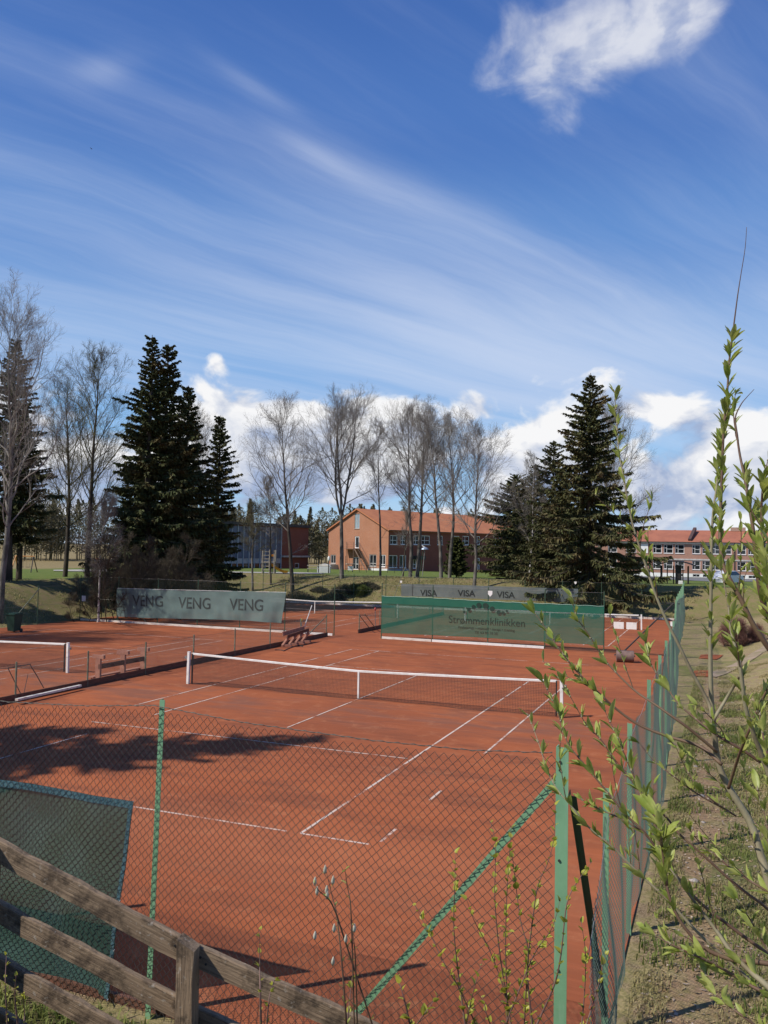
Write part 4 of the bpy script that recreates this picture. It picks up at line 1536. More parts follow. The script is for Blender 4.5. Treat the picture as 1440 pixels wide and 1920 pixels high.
# left side
place('pl', mk(21, 21.5, crown=.30, n1=34, spread=.30, r0=.24, lean=(.06, 0), wander=.035, b=BARK, l=BARK), 'tall slim bare tree rising highest at the left edge', 'tree', onground(3, 53), .0, .79)
place('py', mk(22, 15.8, crown=.22, n1=32, spread=.27, b=BARKD, l=BARKD, w=TWIGY, nm='budding_tree'), 'olive tinted budding tree between the left spruces, nearer the bank', 'tree', onground(163, 68), .5, 1.0, group='budding trees on the left')
place('py2', mk(23, 14.6, crown=.25, n1=28, spread=.26, b=BARKD, l=BARKD, w=TWIGY, nm='budding_tree'), 'olive tinted budding tree beside the leftmost spruce', 'tree', onground(122, 72), 1.5, 1.0, group='budding trees on the left')
place('p5', None, 'bare crown showing between the two left spruce groups', 'tree', onground(382, 84), 2.0, .95)
place('pr', mk(24, 15.5, crown=.22, n1=34, spread=.34, lean=(.10, 0), twigs=1.05), 'broad bare tree spreading out behind the tallest right spruce', 'tree', onground(1118, 84), 0, 1.0)
place('pr2', mk(25, 14.0, crown=.30, n1=26, spread=.24, r0=.11, b=BIRCHB, nm='birch_tree', l=BARKD), 'pale stemmed birch among the right spruces', 'tree', onground(992, 76), 1.2, .74)
place('p8', None, 'far bare tree behind the right brick block', 'tree', np.array([24.0, 176, .2]), 1.0, 1.45)


# shrubs of many bare stems
def bush(seed, H, n, spread, r=.03, w=TWIGD, b=BARKD, nm='bare_shrub'):
    def f():
        R = random.Random(seed)
        T, L, W_ = [], [], []
        for k in range(n):
            g = grow(seed * 100 + k, H * R.uniform(.6, 1.05), crown=.18, r0=r * R.uniform(.7, 1.2), n1=9, spread=.34, twigs=.80, lean=(R.uniform(-.6, .6) * spread, R.uniform(-.6, .6) * spread), wander=.09)
            o = (R.uniform(-.5, .5) * spread, R.uniform(-.5, .5) * spread, -.2)
            mv = lambda S: [(tuple(np.add(a, o)), tuple(np.add(c, o)), d, e) for a, c, d, e in S]
            T += mv(g[0]); L += mv(g[1]); W_ += mv(g[2])
        root = thing(nm, 'x', 'shrub')
        tag(MB().sticks(*arr(T), sides=5).build('stems', b, root), kind='stuff')
        tag(MB().sticks(*arr(L + W_), sides=3).build('twigs', w, root), kind='stuff')
        return root
    return f


SHG = 'bare shrubs under the left spruces'
place('b1', bush(31, 6.2, 5, 2.4, .05), 'tangled dark bare shrub under the twin topped spruce', 'shrub', onground(272, 57), 0, .85, group=SHG)
place('b2', bush(32, 5.0, 5, 2.6, .045), 'tangled bare shrub right of the pale birch stem', 'shrub', onground(228, 56), 1, 1.0, group=SHG)
place('b1', None, 'tangled dark bare shrub above the left end of the VENG screen', 'shrub', onground(320, 56), 2.2, .85, group=SHG)
place('b2', None, 'low bare shrub by the white notice at left', 'shrub', onground(165, 55), 4, .55, group=SHG)
place('b2', None, 'bare shrub behind the slim spruce right of the twin topped one', 'shrub', onground(352, 60), 5, .8, group=SHG)
place('bw', mk(35, 7.0, crown=.35, n1=14, spread=.22, r0=.075, b=BIRCHB, nm='birch_tree', l=BARK, lean=(.03, 0), wander=.10), 'crooked white birch stem beside the orange panel', 'tree', onground(186, 54), 2.0, 1.0)
RB = mat('red_brown_twig', (.24, .125, .095), (.17, .085, .065), scale=1, rough=.9)
place('b3', bush(36, 1.2, 6, 2.0, .008, RB, RB), 'low red brown bare bush on the right bank beside the worn path', 'shrub', (11.5, 22.3, gh(11.5, 22.3)), 0, 1.0)
GRB = mat('fresh_green_twig', (.12, .15, .03), (.09, .11, .03), scale=1, rough=.9)
place('b4', bush(37, 1.3, 9, 1.8, .012, GRB, BARKD), 'small yellow green bush on the crest right of the tallest bare tree', 'shrub', onground(672, 73), 0, .62)


# spruces
def spruce(seed, H, R0, nd=NEED, bare=.0, gap=.10, dens=1.0, droop=.32, nm='spruce_tree', first=.04, power=.72):
    def f():
        g = np.random.default_rng(seed)
        root = thing(nm, 'x', 'tree')
        r0 = H * .017
        zs = np.linspace(-.4, H, 26)
        MB().tube(np.stack([.03 * H * .1 * np.sin(zs * .7 + seed), .02 * H * .1 * np.cos(zs * .5), zs], 1), np.maximum(.02, r0 * (1 - np.clip(zs, 0, H) / H) ** .9 + .015), 8).build('trunk', BARKD, root, smooth=True)
        B0, B1, r_, Qv = [], [], [], []
        z = H * first
        a0 = g.uniform(0, 6.28)
        while z < H * .985:
            f_ = z / H
            Lw = R0 * (1 - f_) ** power * (1.0 if f_ > .12 else .8 + 1.6 * f_)
            for k in range(2):
                a0 += 2.4 + g.normal(0, .35)
                if g.random() < gap * .6: continue
                a = a0
                L = max(.25, Lw * g.uniform(.55, 1.08))
                if g.random() < .10: L *= 1.22
                L *= .80 + .85 * (float(vnoise(z * .55 + seed, (a % 6.283) * 1.3, seed)) + .5) * .8
                n = max(4, int(L / .22))
                t = np.linspace(0, 1, n + 1)
                dr = droop * (1 - .9 * f_) * g.uniform(.6, 1.5)
                rise = .50 * f_ * f_
                zz = z + L * (rise * t - dr * t * 1.5 + dr * .95 * t * t)
                wob = np.cumsum(g.normal(0, .03, n + 1)) * L / 3
                X = np.cos(a) * L * t - np.sin(a) * wob
                Y = np.sin(a) * L * t + np.cos(a) * wob
                P = np.stack([X, Y, zz], 1)
                B0.append(P[:-1]); B1.append(P[1:]); r_.append(np.linspace(max(.012, L * .012), .008, n))
                m_ = int((L * 42 + 12) * dens)
                tt = bare + (1 - bare) * g.random(m_) ** .7
                idx = np.minimum((tt * n).astype(int), n - 1)
                fr = (tt * n - idx)[:, None]
                C = P[idx] * (1 - fr) + P[idx + 1] * fr
                sd_ = np.where(g.random(m_) < .5, -1, 1)
                wl = (.14 + .22 * L * (1 - .75 * tt)) * g.uniform(.35, 1.15, m_)
                wl = np.minimum(wl, .80)
                ang = a + sd_ * g.uniform(.2, 1.25, m_)
                D = np.stack([np.cos(ang), np.sin(ang), -g.uniform(.15, 2.3, m_) * (1 - .6 * f_) + .45 * f_], 1)
                D /= np.linalg.norm(D, axis=1)[:, None]
                Wd = np.cross(D, g.normal(0, 1, (m_, 3)))
                Wd /= np.linalg.norm(Wd, axis=1)[:, None] + 1e-9
                w = (.035 + .06 * g.random(m_))[:, None]
                E = C + D * wl[:, None]
                Mi = C + D * (wl * .45)[:, None] + np.array([0, 0, .02])
                Qv.append(np.stack([C, Mi + Wd * w, E, Mi - Wd * w], 1))
            z += (.085 + .055 * (1 - f_)) * g.uniform(.6, 1.4) * (H / 17.0) ** .5
        # leader tuft
        C = np.repeat(np.array([[0, 0, H * .96]]), 30, 0) + g.normal(0, .03, (30, 3)) * np.array([1, 1, H * .25])
        D = np.stack([g.normal(0, .4, 30), g.normal(0, .4, 30), np.ones(30)], 1)
        Wd = np.cross(D, g.normal(0, 1, (30, 3))); Wd /= np.linalg.norm(Wd, axis=1)[:, None]
        Qv.append(np.stack([C, C + D * .12 + Wd * .04, C + D * .3, C + D * .12 - Wd * .04], 1))
        MB().sticks(np.concatenate(B0), np.concatenate(B1), np.concatenate(r_), np.concatenate(r_) * .85, 4).build('limbs', BARKD, root)['kind'] = 'stuff'
        V = np.concatenate(Qv).reshape(-1, 3)
        q = np.arange(len(V) // 4)[:, None] * 4 + np.arange(4)[None, :]
        link('crown', np_mesh('crown', V, [q]), nd, root)
        return root
    return f


SPG = 'spruces on the crest'
def height_for(u, vtop, dist): return atdist(u, vtop, dist)[2] - onground(u, dist)[2]
place('s1', spruce(41, 17.5, 3.6, dens=1.4, droop=.40), 'tallest left spruce, left stem of the twin topped pair', 'tree', onground(272, 63), 0, height_for(272, 627, 63) / 17.5, group=SPG)
place('s2', spruce(42, 16.5, 4.0, dens=1.35, gap=.14, droop=.42), 'dark left spruce, right stem of the twin topped pair', 'tree', onground(303, 64), 2, height_for(300, 643, 64) / 16.5, group=SPG)
place('s3', spruce(43, 15.0, 3.3, dens=1.3, gap=.2, droop=.42), 'broad dark spruce on the right shoulder of the twin topped pair', 'tree', onground(343, 66), 1, height_for(343, 722, 66) / 15.0, group=SPG)
place('s4', spruce(44, 13.4, 2.35, dens=1.35, droop=.38), 'slim pointed spruce standing in front of the blue panelled school hall', 'tree', onground(405, 70), 1, height_for(405, 778, 70) / 13.4, group=SPG)
place('s9', spruce(49, 16.5, 3.5, dens=1.2, gap=.18, droop=.42, first=.24), 'dark spruce cut by the left edge behind the tall bare tree', 'tree', onground(14, 62), 4.4, height_for(14, 632, 62) / 16.5, group=SPG)
place('s9', None, 'spruce with brown trunk at far left beside the swing frame', 'tree', onground(36, 66), 2.5, .74, group=SPG)
place('s4', None, 'young dark spruce hidden among the bare trunks behind the left shrubs', 'tree', onground(232, 66), 3, .62, group=SPG)
place('s5', spruce(45, 18.0, 5.9, dens=1.25, gap=.12, nd=NEED2, droop=.42, power=.80), 'tallest right spruce with full skirt beside the back fence', 'tree', np.array([1.23, 41.7, .5]), 0, height_for(1115, 706, 67) / 18.0 * 1.01, group=SPG)
place('s6', spruce(46, 14.0, 4.4, nd=NEED2, dens=1.0, gap=.2, bare=.1), 'thin browned spruce just left of the tallest right spruce', 'tree', onground(1036, 77), 2, height_for(1030, 826, 77) / 14.0, group=SPG)
place('s7', spruce(47, 12.0, 5.6, nd=NEED2, dens=1.0, power=.6), 'lower broad spruce with wide skirt by the pale path', 'tree', onground(965, 98), 0, height_for(965, 890, 98) / 12.0, group=SPG)
place('s6', None, 'short thin browned spruce beside the birch among the right spruces', 'tree', onground(1000, 82), 4, .80, group=SPG)
place('s7', None, 'low dense spruce filling the space between the right spruces', 'tree', onground(1052, 71), 3, .62, group=SPG)
place('s8', spruce(48, 4.2, 1.5, nd=needle_mat('young_conifer_needles', (.06, .075, .02), (.085, .09, .025), (.11, .10, .03)), dens=1.7, gap=.0, power=.45, droop=.1, first=.12), 'small round yellow green conifer between the crest trees', 'tree', onground(856, 88), 0, 1.0)
place('s4', None, 'short dark spruce at the right end by the shelter', 'tree', onground(1182, 78), 1.4, .36, group=SPG)

# trees just outside the picture at left, whose shade falls on the courts and bank
for k, (key, x, y, s, lab) in enumerate((('s1', -14.0, -20.5, 1.22, 'tall spruce on the near bank left of the frame beside the near fence'), ('s3', -17.5, -20.2, 1.25, 'broad dark spruce on the near bank left of the frame'),
                                        ('s2', -39.0, 2.2, 1.05, 'dark spruce on the left bank beyond the left court net'), ('s1', -36.5, 7.0, 1.0, 'dark spruce on the left bank behind the waste bin'),
                                        ('s2', -41.0, 11.0, .95, 'shaded spruce on the left bank at the frame edge'), ('s3', -46.0, 14.5, 1.0, 'dark spruce far up the left bank'), ('p2', -34, -5.0, 1.1, 'tall forked bare tree on the left bank beyond the frame'))):
    place(key, None, lab, 'tree', (x, y, gh(x, y) - .1), k * 1.3, s, group='shade trees on the left bank')

# far woods
WOODM = needle_mat('far_wood_foliage', (.125, .112, .062), (.175, .145, .085), (.085, .098, .040))


def wood(name, x0, y0, x1, y1, hgt, n, kind='stuff', depth=14):
    """a far belt of mixed trees that reads as one mass: stems and clouds of small twig and leaf flecks"""
    g = np.random.default_rng(abs(int(x0 * 7 + y0)))
    dirv_ = np.array([x1 - x0, y1 - y0]); L = np.linalg.norm(dirv_); dirv_ = dirv_ / L
    nv = np.array([-dirv_[1], dirv_[0]])
    Q, S0, S1 = [], [], []
    for i in range(n):
        c = np.array([x0, y0]) + dirv_ * g.uniform(0, L) + nv * g.uniform(-depth, depth)
        h = hgt * g.uniform(.55, 1.15)
        z0 = gh(*c)
        con = g.random() < .3
        m_ = 800
        t = g.random(m_) ** (.7 if con else .55)
        rad = (h * .17 * (1 - t) + .2) if con else h * .24 * np.sqrt(np.clip(np.sin(np.clip(t * 1.05, 0, 1) * pi), 0, 1)) + .15
        a = g.uniform(0, 6.28, m_)
        rr = rad * np.sqrt(g.random(m_))
        C = np.stack([c[0] + rr * np.cos(a), c[1] + rr * np.sin(a), z0 + h * (.10 + .9 * t)], 1)
        s = g.uniform(.15, .50, m_)[:, None] * (1.0 if con else .8)
        D = g.normal(0, 1, (m_, 3)); D[:, 2] += .8; D /= np.linalg.norm(D, axis=1)[:, None]
        E = np.cross(D, g.normal(0, 1, (m_, 3))); E /= np.linalg.norm(E, axis=1)[:, None]
        Q.append(np.stack([C - D * s, C + E * s * .35, C + D * s, C - E * s * .35], 1))
        S0.append([c[0], c[1], z0 - .3]); S1.append([c[0] + g.normal(0, .3), c[1], z0 + h * .9])
    V = np.concatenate(Q).reshape(-1, 3)
    q = np.arange(len(V) // 4)[:, None] * 4 + np.arange(4)[None, :]
    mb = MB().add(V, [q]).sticks(np.array(S0), np.array(S1), .14, .03, 4)
    return tag(mb.build(name, WOODM), kind=kind)


wood('far_woods', -190, 70, -112, 175, 15, 210)
wood('far_woods', -118, 150, -52, 205, 14, 190)
wood('far_woods', -52, 232, 120, 236, 11, 170)
wood('far_woods', 60, 215, 240, 160, 12, 90)
wood('far_woods', -260, -40, -190, 70, 15, 90)

# ---------------------------------------------------------------- buildings
def brick(name, c1, c2, mortar, row=.09, bw=.25):
    m, t, b = base_mat(name)
    tc = t.new('ShaderNodeTexCoord').outputs['UV']
    bt = t.new('ShaderNodeTexBrick')
    t.put(bt.inputs['Vector'], tc)
    t.put(bt.inputs['Color1'], c1); t.put(bt.inputs['Color2'], c2); t.put(bt.inputs['Mortar'], mortar)
    bt.inputs['Scale'].default_value = 1.0
    bt.inputs['Mortar Size'].default_value = .012
    bt.inputs['Row Height'].default_value = row
    bt.inputs['Brick Width'].default_value = bw
    n = t.noise(tc, .35, 5, .6)
    n2 = t.noise(t.scalev(tc, (1, .25, 1)), .9, 5, .6)
    col = t.mix(t.m('MULTIPLY', t.mapr(n, .4, .65), .35), bt.outputs[0], tuple(x * .72 for x in c1))
    col = t.mix(t.m('MULTIPLY', t.mapr(n2, .5, .7), .25), col, tuple(min(1, x * 1.25) for x in c2))
    t.l.new(col, b.inputs['Base Color'])
    b.inputs['Roughness'].default_value = .9
    b.inputs['Specular IOR Level'].default_value = .15
    return m


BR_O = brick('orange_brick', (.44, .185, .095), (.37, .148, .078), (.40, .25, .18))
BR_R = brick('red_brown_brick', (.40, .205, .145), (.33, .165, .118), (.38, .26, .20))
BR_D = brick('shaded_dark_red_brick', (.26, .085, .055), (.21, .068, .046), (.22, .11, .08))  # orange block's long side with its shade in the colour; also hall brick


def tile_mat(name, c1, c2):
    m, t, b = base_mat(name)
    tc = t.new('ShaderNodeTexCoord').outputs['UV']
    w = t.new('ShaderNodeTexWave')
    w.wave_type = 'BANDS'; w.bands_direction = 'Y'
    t.put(w.inputs['Vector'], tc)
    w.inputs['Scale'].default_value = 1.0
    w.inputs['Distortion'].default_value = .4
    n = t.noise(tc, .5, 6, .65)
    n2 = t.noise(tc, 6, 4, .65)
    col = t.mix(t.mapr(n, .38, .65), c1, c2)
    col = t.mix(t.m('MULTIPLY', t.mapr(n2, .5, .7), .35), col, tuple(x * .65 for x in c1))
    col = t.mix(t.m('MULTIPLY', w.outputs[1], .14), col, tuple(x * .5 for x in c1))
    t.l.new(col, b.inputs['Base Color'])
    b.inputs['Roughness'].default_value = .8
    return m


TILE_O = tile_mat('orange_roof_tile', (.50, .185, .075), (.41, .145, .062))
TILE_R = tile_mat('red_roof_tile', (.38, .135, .075), (.31, .108, .062))
CONC = mat('pale_concrete', (.50, .48, .45), (.38, .36, .33), scale=1.5, rough=.9)
WWALL = mat('white_render', (.80, .79, .77), (.70, .69, .66), scale=.8, rough=.85)
FRAMEW = mat('white_window_frame', (.78, .77, .75), (.68, .67, .65), scale=2, rough=.6)
GREYP = mat('grey_panel', (.20, .21, .23), (.16, .17, .19), scale=1, rough=.6)
BLUEP = mat('blue_grey_panel', (.125, .148, .20), (.10, .12, .165), scale=.6, rough=.55)
PLINB = mat('blue_grey_plinth', (.24, .27, .34), (.19, .21, .27), scale=.8, rough=.8)
ROOFD = mat('dark_roof_edge', (.07, .065, .06), (.05, .045, .04), scale=2, rough=.8)


def glass_mat():
    m, t, b = base_mat('window_glass')
    tc = t.new('ShaderNodeTexCoord').outputs['Object']
    n = t.noise(tc, .25, 3, .6)
    t.l.new(t.mix(t.mapr(n, .4, .6), (.012, .015, .018), (.035, .04, .042)), b.inputs['Base Color'])
    b.inputs['Roughness'].default_value = .06
    b.inputs['Specular IOR Level'].default_value = .6
    return m


GLASS = glass_mat()


class Wall:
    """vertical wall plane from A to B (plan), helper for putting things on it"""
    def __init__(s, A, B):
        s.A, s.B = np.array([A[0], A[1], 0.0]), np.array([B[0], B[1], 0.0])
        s.L = np.linalg.norm(s.B - s.A)
        s.X = (s.B - s.A) / s.L
        s.N = np.cross(s.X, [0, 0, 1.0])            # outward when the wall runs left to right seen from outside
    def pt(s, a, z, d=0.0): return s.A + s.X * a + np.array([0, 0, z]) + s.N * d
    def px(s, u, v):
        d = ray(u, v)
        t = np.dot(s.A - CAM, s.N) / np.dot(d, s.N)
        P = CAM + d * t
        return np.dot(P - s.A, s.X), P[2]
    def box(s, mb, a0, a1, z0, z1, d0, d1):
        c = s.pt((a0 + a1) / 2, (z0 + z1) / 2, (d0 + d1) / 2)
        mb.box(c, (a1 - a0, abs(d1 - d0), z1 - z0), ax=(s.X, s.N, np.array([0, 0, 1.0])))
        return mb


def uv_poly(name, polys, m, parent, uvs):
    V, F, U = [], [], []
    for P, q in zip(polys, uvs):
        F.append(list(range(len(V), len(V) + len(P))))
        V += [tuple(p) for p in P]; U += list(q)
    me = bpy.data.meshes.new(name)
    off = wloc(parent)
    me.from_pydata([tuple(np.array(v) - off) for v in V], [], F)
    ul = me.uv_layers.new(name='UVMap')
    for p in me.polygons:
        for li in p.loop_indices:
            ul.data[li].uv = U[me.loops[li].vertex_index]
    return link(name, me, m, parent)


def wall_with_holes(name, w, z0, top, holes, m, parent, reveal=.14):
    """a wall pierced by real openings with reveals; top is a height or a list of (a, z)"""
    prof = top if isinstance(top, list) else [(0, top), (w.L, top)]
    xs = sorted(set([0, w.L] + [p[0] for p in prof] + [h[0] for h in holes] + [h[1] for h in holes]))
    polys, uvs = [], []
    pa, pz = [p[0] for p in prof], [p[1] for p in prof]
    for x0, x1 in zip(xs[:-1], xs[1:]):
        if x1 - x0 < 1e-4: continue
        mid = (x0 + x1) / 2
        hh = sorted([(h[2], h[3]) for h in holes if h[0] - 1e-5 <= mid <= h[1] + 1e-5])
        lo = z0
        segs = []
        for a, b in hh:
            if a > lo + 1e-4: segs.append((lo, lo, a, a))
            lo = b
        segs.append((lo, lo, float(np.interp(x0, pa, pz)), float(np.interp(x1, pa, pz))))
        for b0, b1, t0, t1 in segs:
            polys.append([w.pt(x0, b0), w.pt(x1, b1), w.pt(x1, t1), w.pt(x0, t0)])
            uvs.append([(x0, b0), (x1, b1), (x1, t1), (x0, t0)])
    for a0, a1, b0, b1 in [h[:4] for h in holes]:
        for p, q in (((a0, b0), (a1, b0)), ((a1, b0), (a1, b1)), ((a1, b1), (a0, b1)), ((a0, b1), (a0, b0))):
            polys.append([w.pt(p[0], p[1]), w.pt(q[0], q[1]), w.pt(q[0], q[1], -reveal), w.pt(p[0], p[1], -reveal)])
            uvs.append([(p[0], p[1]), (q[0], q[1]), (q[0] + .1, q[1]), (p[0] + .1, p[1])])
    return uv_poly(name, polys, m, parent, uvs)


def window(w, a0, a1, z0, z1, parent, bars_v=(), bars_h=(), fw=.09, fm=FRAMEW, name='window', gm=GLASS, sill=True, depth=-.10):
    mb = MB()
    w.box(mb, a0, a0 + fw, z0, z1, depth - .05, depth + .03)
    w.box(mb, a1 - fw, a1, z0, z1, depth - .05, depth + .03)
    w.box(mb, a0 + fw, a1 - fw, z0, z0 + fw, depth - .05, depth + .03)
    w.box(mb, a0 + fw, a1 - fw, z1 - fw, z1, depth - .05, depth + .03)
    W_, H_ = a1 - a0 - 2 * fw, z1 - z0 - 2 * fw
    for f in bars_v: w.box(mb, a0 + fw + W_ * f - fw * .4, a0 + fw + W_ * f + fw * .4, z0 + fw, z1 - fw, depth - .04, depth + .02)
    xs = [0] + list(bars_v) + [1]
    for h in bars_h:
        f, i0, i1 = h if isinstance(h, tuple) else (h, 0, len(xs) - 1)
        w.box(mb, a0 + fw + W_ * xs[i0] + fw * .4, a0 + fw + W_ * xs[i1] - fw * .4, z0 + fw + H_ * f - fw * .35, z0 + fw + H_ * f + fw * .35, depth - .045, depth + .015)
    o = mb.build(name, fm, parent)
    g = MB()
    P = [w.pt(a0 + fw, z0 + fw, depth - .02), w.pt(a1 - fw, z0 + fw, depth - .02), w.pt(a1 - fw, z1 - fw, depth - .02), w.pt(a0 + fw, z1 - fw, depth - .02)]
    g.add(P, [[0, 1, 2, 3]])
    g.build('pane', gm, o)
    if sill:
        s = MB()
        w.box(s, a0 - .05, a1 + .05, z0 - .07, z0 - .003, .0, .10)
        s.build('sill', fm, o)
    return o


def pr(w, u0, v0, u1, v1):
    """pixel rectangle of the photo measured on the wall -> a0, a1, z0, z1"""
    a0, za = w.px(u0, v0); a1, zb = w.px(u1, v1)
    zc = w.px(u0, v1)[1]; zd = w.px(u1, v0)[1]
    return a0, a1, (zb + zc) / 2, (za + zd) / 2


# --- long two-storey block on the right
D3 = 165.0
y3 = CAM[1] + D3
B3 = thing('school_building', 'long two storey red brown brick block with white window frames at right', 'building', (40, y3, .2))
L3 = aty(1075, 1000, y3)[0]
R3 = aty(1640, 1000, y3)[0]
w3 = Wall((L3, y3), (R3, y3))
holes, wins = [], []
up_z0, up_z1 = w3.px(1250, 1037.3)[1], w3.px(1250, 1020.8)[1]
lo_z0, lo_z1 = w3.px(1250, 1066.8)[1], w3.px(1250, 1050.6)[1]
cols = [(1140, 1157), (1174, 1193), (1224.5, 1240.6), (1244.6, 1261.8), (1265.8, 1283), (1298, 1313), (1317, 1332), (1336, 1351), (1356, 1371.5), (1382.6, 1398.7), (1402.7, 1418), (1427, 1442),
        (1447, 1462), (1474, 1490), (1494, 1510), (1514, 1530), (1552, 1568), (1572, 1588)]
for u0, u1 in cols:
    a0, a1 = w3.px(u0, 1030)[0], w3.px(u1, 1030)[0]
    for z0, z1 in ((up_z0, up_z1), (lo_z0, lo_z1)):
        wins.append((a0, a1, z0, z1))
a0, a1 = w3.px(1196.5, 1058)[0], w3.px(1208.5, 1058)[0]
wins.append((a0, a1, lo_z0, lo_z1))
E3 = w3.px(1300, 1018)[1]
G3 = w3.px(1250, 1083.5)[1]
wb = w3.px(1250, 1074)[1]
small = []
for u0, u1 in cols[4:]:
    a0, a1 = w3.px(u0 + 1, 1078)[0], w3.px(u1 - 1, 1078)[0]
    small.append((a0, a1, wb - .62, wb - .12))
wall_with_holes('wall', w3, wb, E3, wins, BR_R, B3)
wB = Wall((L3, y3 - .02), (R3, y3 - .02))
wall_with_holes('basement_wall', wB, G3 - .6, wb - .006, [(a, b, c, d) for a, b, c, d in small], WWALL, B3)
for a0, a1, z0, z1 in wins:
    window(w3, a0, a1, z0, z1, B3, bars_v=(.30,), bars_h=((.62, 0, 1), (.48, 1, 2)), fw=.085)
for a0, a1, z0, z1 in small:
    window(wB, a0, a1, z0, z1, B3, bars_v=(.5,), fw=.05, name='basement_window', sill=False)
mb = MB()
zc0, zc1 = w3.px(1250, 1049.5)[1], w3.px(1250, 1046.8)[1]
w3.box(mb, 0, w3.L, zc0, zc1, .0, .09)
mb.build('string_course', CONC, B3)
mb = MB()
w3.box(mb, 0, w3.L, E3 - .22, E3 - .004, .0, .12)
mb.build('fascia', FRAMEW, B3)
mb = MB()
w3.box(mb, -.4, w3.L + .4, E3, E3 + .16, -.1, .55)
mb.build('gutter', ROOFD, B3)
a0, a1 = w3.px(1199, 1030)[0], w3.px(1215, 1030)[0]
mb = MB()
w3.box(mb, a0, a1, up_z0 - .05, up_z1 + .05, .0, .06)
mb.build('white_panel', WWALL, B3)
for u in (1217, 1377, 1467):
    a = w3.px(u, 1040)[0]
    mb = MB().tube([w3.pt(a, G3, .12), w3.pt(a, E3, .12)], .07, 6)
    mb.build('downpipe', ROOFD, B3)
RZ = 5.4
rt3 = (1039.5 - 998.0) / FPX * (D3 + RZ) + CAM[2]
eL, eR = w3.pt(-.4, E3 + .17, .5), w3.pt(w3.L + .4, E3 + .17, .5)
tL, tR = w3.pt(-.4, rt3, -RZ), w3.pt(w3.L + .4, rt3, -RZ)
bL, bR = w3.pt(-.4, E3 + .17, -2 * RZ - .5), w3.pt(w3.L + .4, E3 + .17, -2 * RZ - .5)
sl = math.hypot(RZ + .5, rt3 - E3)
roof3 = uv_poly('roof', [[eL, eR, tR, tL], [bR, bL, tL, tR]], TILE_R, B3, [[(0, 0), (w3.L, 0), (w3.L, sl), (0, sl)]] * 2)
uv_poly('end_wall', [[w3.pt(0, G3 - .5, 0), w3.pt(0, E3 + .1, 0), w3.pt(0, rt3 - .05, -RZ), w3.pt(0, E3 + .1, -2 * RZ), w3.pt(0, G3 - .5, -2 * RZ)],
                     [w3.pt(w3.L, G3 - .5, -2 * RZ), w3.pt(w3.L, E3 + .1, -2 * RZ), w3.pt(w3.L, rt3 - .05, -RZ), w3.pt(w3.L, E3 + .1, 0), w3.pt(w3.L, G3 - .5, 0)],
                     [w3.pt(0, G3 - .5, -2 * RZ), w3.pt(0, E3 + .1, -2 * RZ), w3.pt(w3.L, E3 + .1, -2 * RZ), w3.pt(w3.L, G3 - .5, -2 * RZ)]], BR_R, B3,
        [[(0, 0), (0, 7), (5, 9), (10, 7), (10, 0)]] * 2 + [[(0, 0), (0, 7), (50, 7), (50, 0)]])
f0 = w3.pt(w3.px(1293, 1013)[0], E3 + .5, .1)
f1 = w3.pt(w3.px(1302, 996)[0], rt3 + .30, -RZ + 1.0)
mb = MB().beam(f0, f1, .5, .55)
mb.build('roof_duct', mat('dark_duct', (.10, .06, .055), (.07, .045, .04), rough=.7), roof3)
q = w3.pt(w3.px(1385, 997)[0], rt3, -RZ)
MB().box(q + np.array([0, 0, .25]), (2.6, .8, .7)).build('chimney', BR_R, roof3)
q = w3.pt(w3.px(1388, 997)[0], rt3, -RZ - .9)
MB().tube([q, q + np.array([0, 0, 1.0])], .16, 8).build('vent_pipe', DARKM, roof3)

# --- orange brick block with a tall gable
c0 = atdist(727.5, 1070, 140)
gdir = np.array([-.683, .730]) ; ldir = np.array([.730, .683])
def cam2w(r, f): return np.array([RTH[0] * r + FWH[0] * f, RTH[1] * r + FWH[1] * f])
RTH = np.array([cos(YAW), -sin(YAW)]); FWH = np.array([sin(YAW), cos(YAW)])
gd, ld = cam2w(*gdir), cam2w(*ldir)
# gable length so that its far corner lands on u = 615
def solve_len(p, d, u):
    lo, hi = .5, 80
    for _ in range(50):
        m_ = (lo + hi) / 2
        q = np.array([p[0] + d[0] * m_, p[1] + d[1] * m_, 3.0]) - CAM
        uu = 720 + FPX * (q @ RT) / (q @ FW)
        if (uu < u) == (d is ld): lo = m_
        else: hi = m_
    return (lo + hi) / 2
GLn = solve_len(c0[:2], gd, 615.5)
LLn = solve_len(c0[:2], ld, 1010)
gA = c0[:2] + gd * GLn
wg = Wall(gA, c0[:2])
wl = Wall(c0[:2], c0[:2] + ld * LLn)
B1 = thing('school_building', 'orange brick school block with tall sunlit gable and orange tiled roof', 'building', (c0[0], c0[1], c0[2]))
g0 = min(gh(*gA), gh(*c0[:2]), c0[2]) - 1.0
eave = wl.px(727.5, 991.5)[1]
ridge = wg.px(666, 953.5)[1]
ra = wg.L * .5
gw = [pr(wg, 665.2, 963, 674.0, 991), pr(wg, 665.4, 1005.5, 673.0, 1028), pr(wg, 619.8, 1040, 629.5, 1056.5), pr(wg, 692.5, 1039.5, 705.5, 1062), pr(wg, 713.5, 1040, 722.5, 1063), pr(wg, 661.5, 1045, 672, 1068)]
wall_with_holes('gable_wall', wg, g0, [(0, eave), (ra, ridge - .25), (wg.L, eave)], gw, BR_O, B1)
MID = mat('pale_blue_pane', (.30, .37, .40), (.24, .30, .34), scale=.6, rough=.3)
window(wg, *gw[0], B1, bars_v=(.5,), bars_h=(.5,), fw=.10, fm=CONC, gm=MID)
window(wg, *gw[1], B1, fw=.16)
window(wg, *gw[2], B1, bars_v=(.5,), fw=.12, fm=CONC)
window(wg, *gw[3], B1, bars_v=(.5,), bars_h=(.22,), fw=.13, fm=CONC)
window(wg, *gw[4], B1, bars_v=(.4,), bars_h=(.16,), fw=.13)
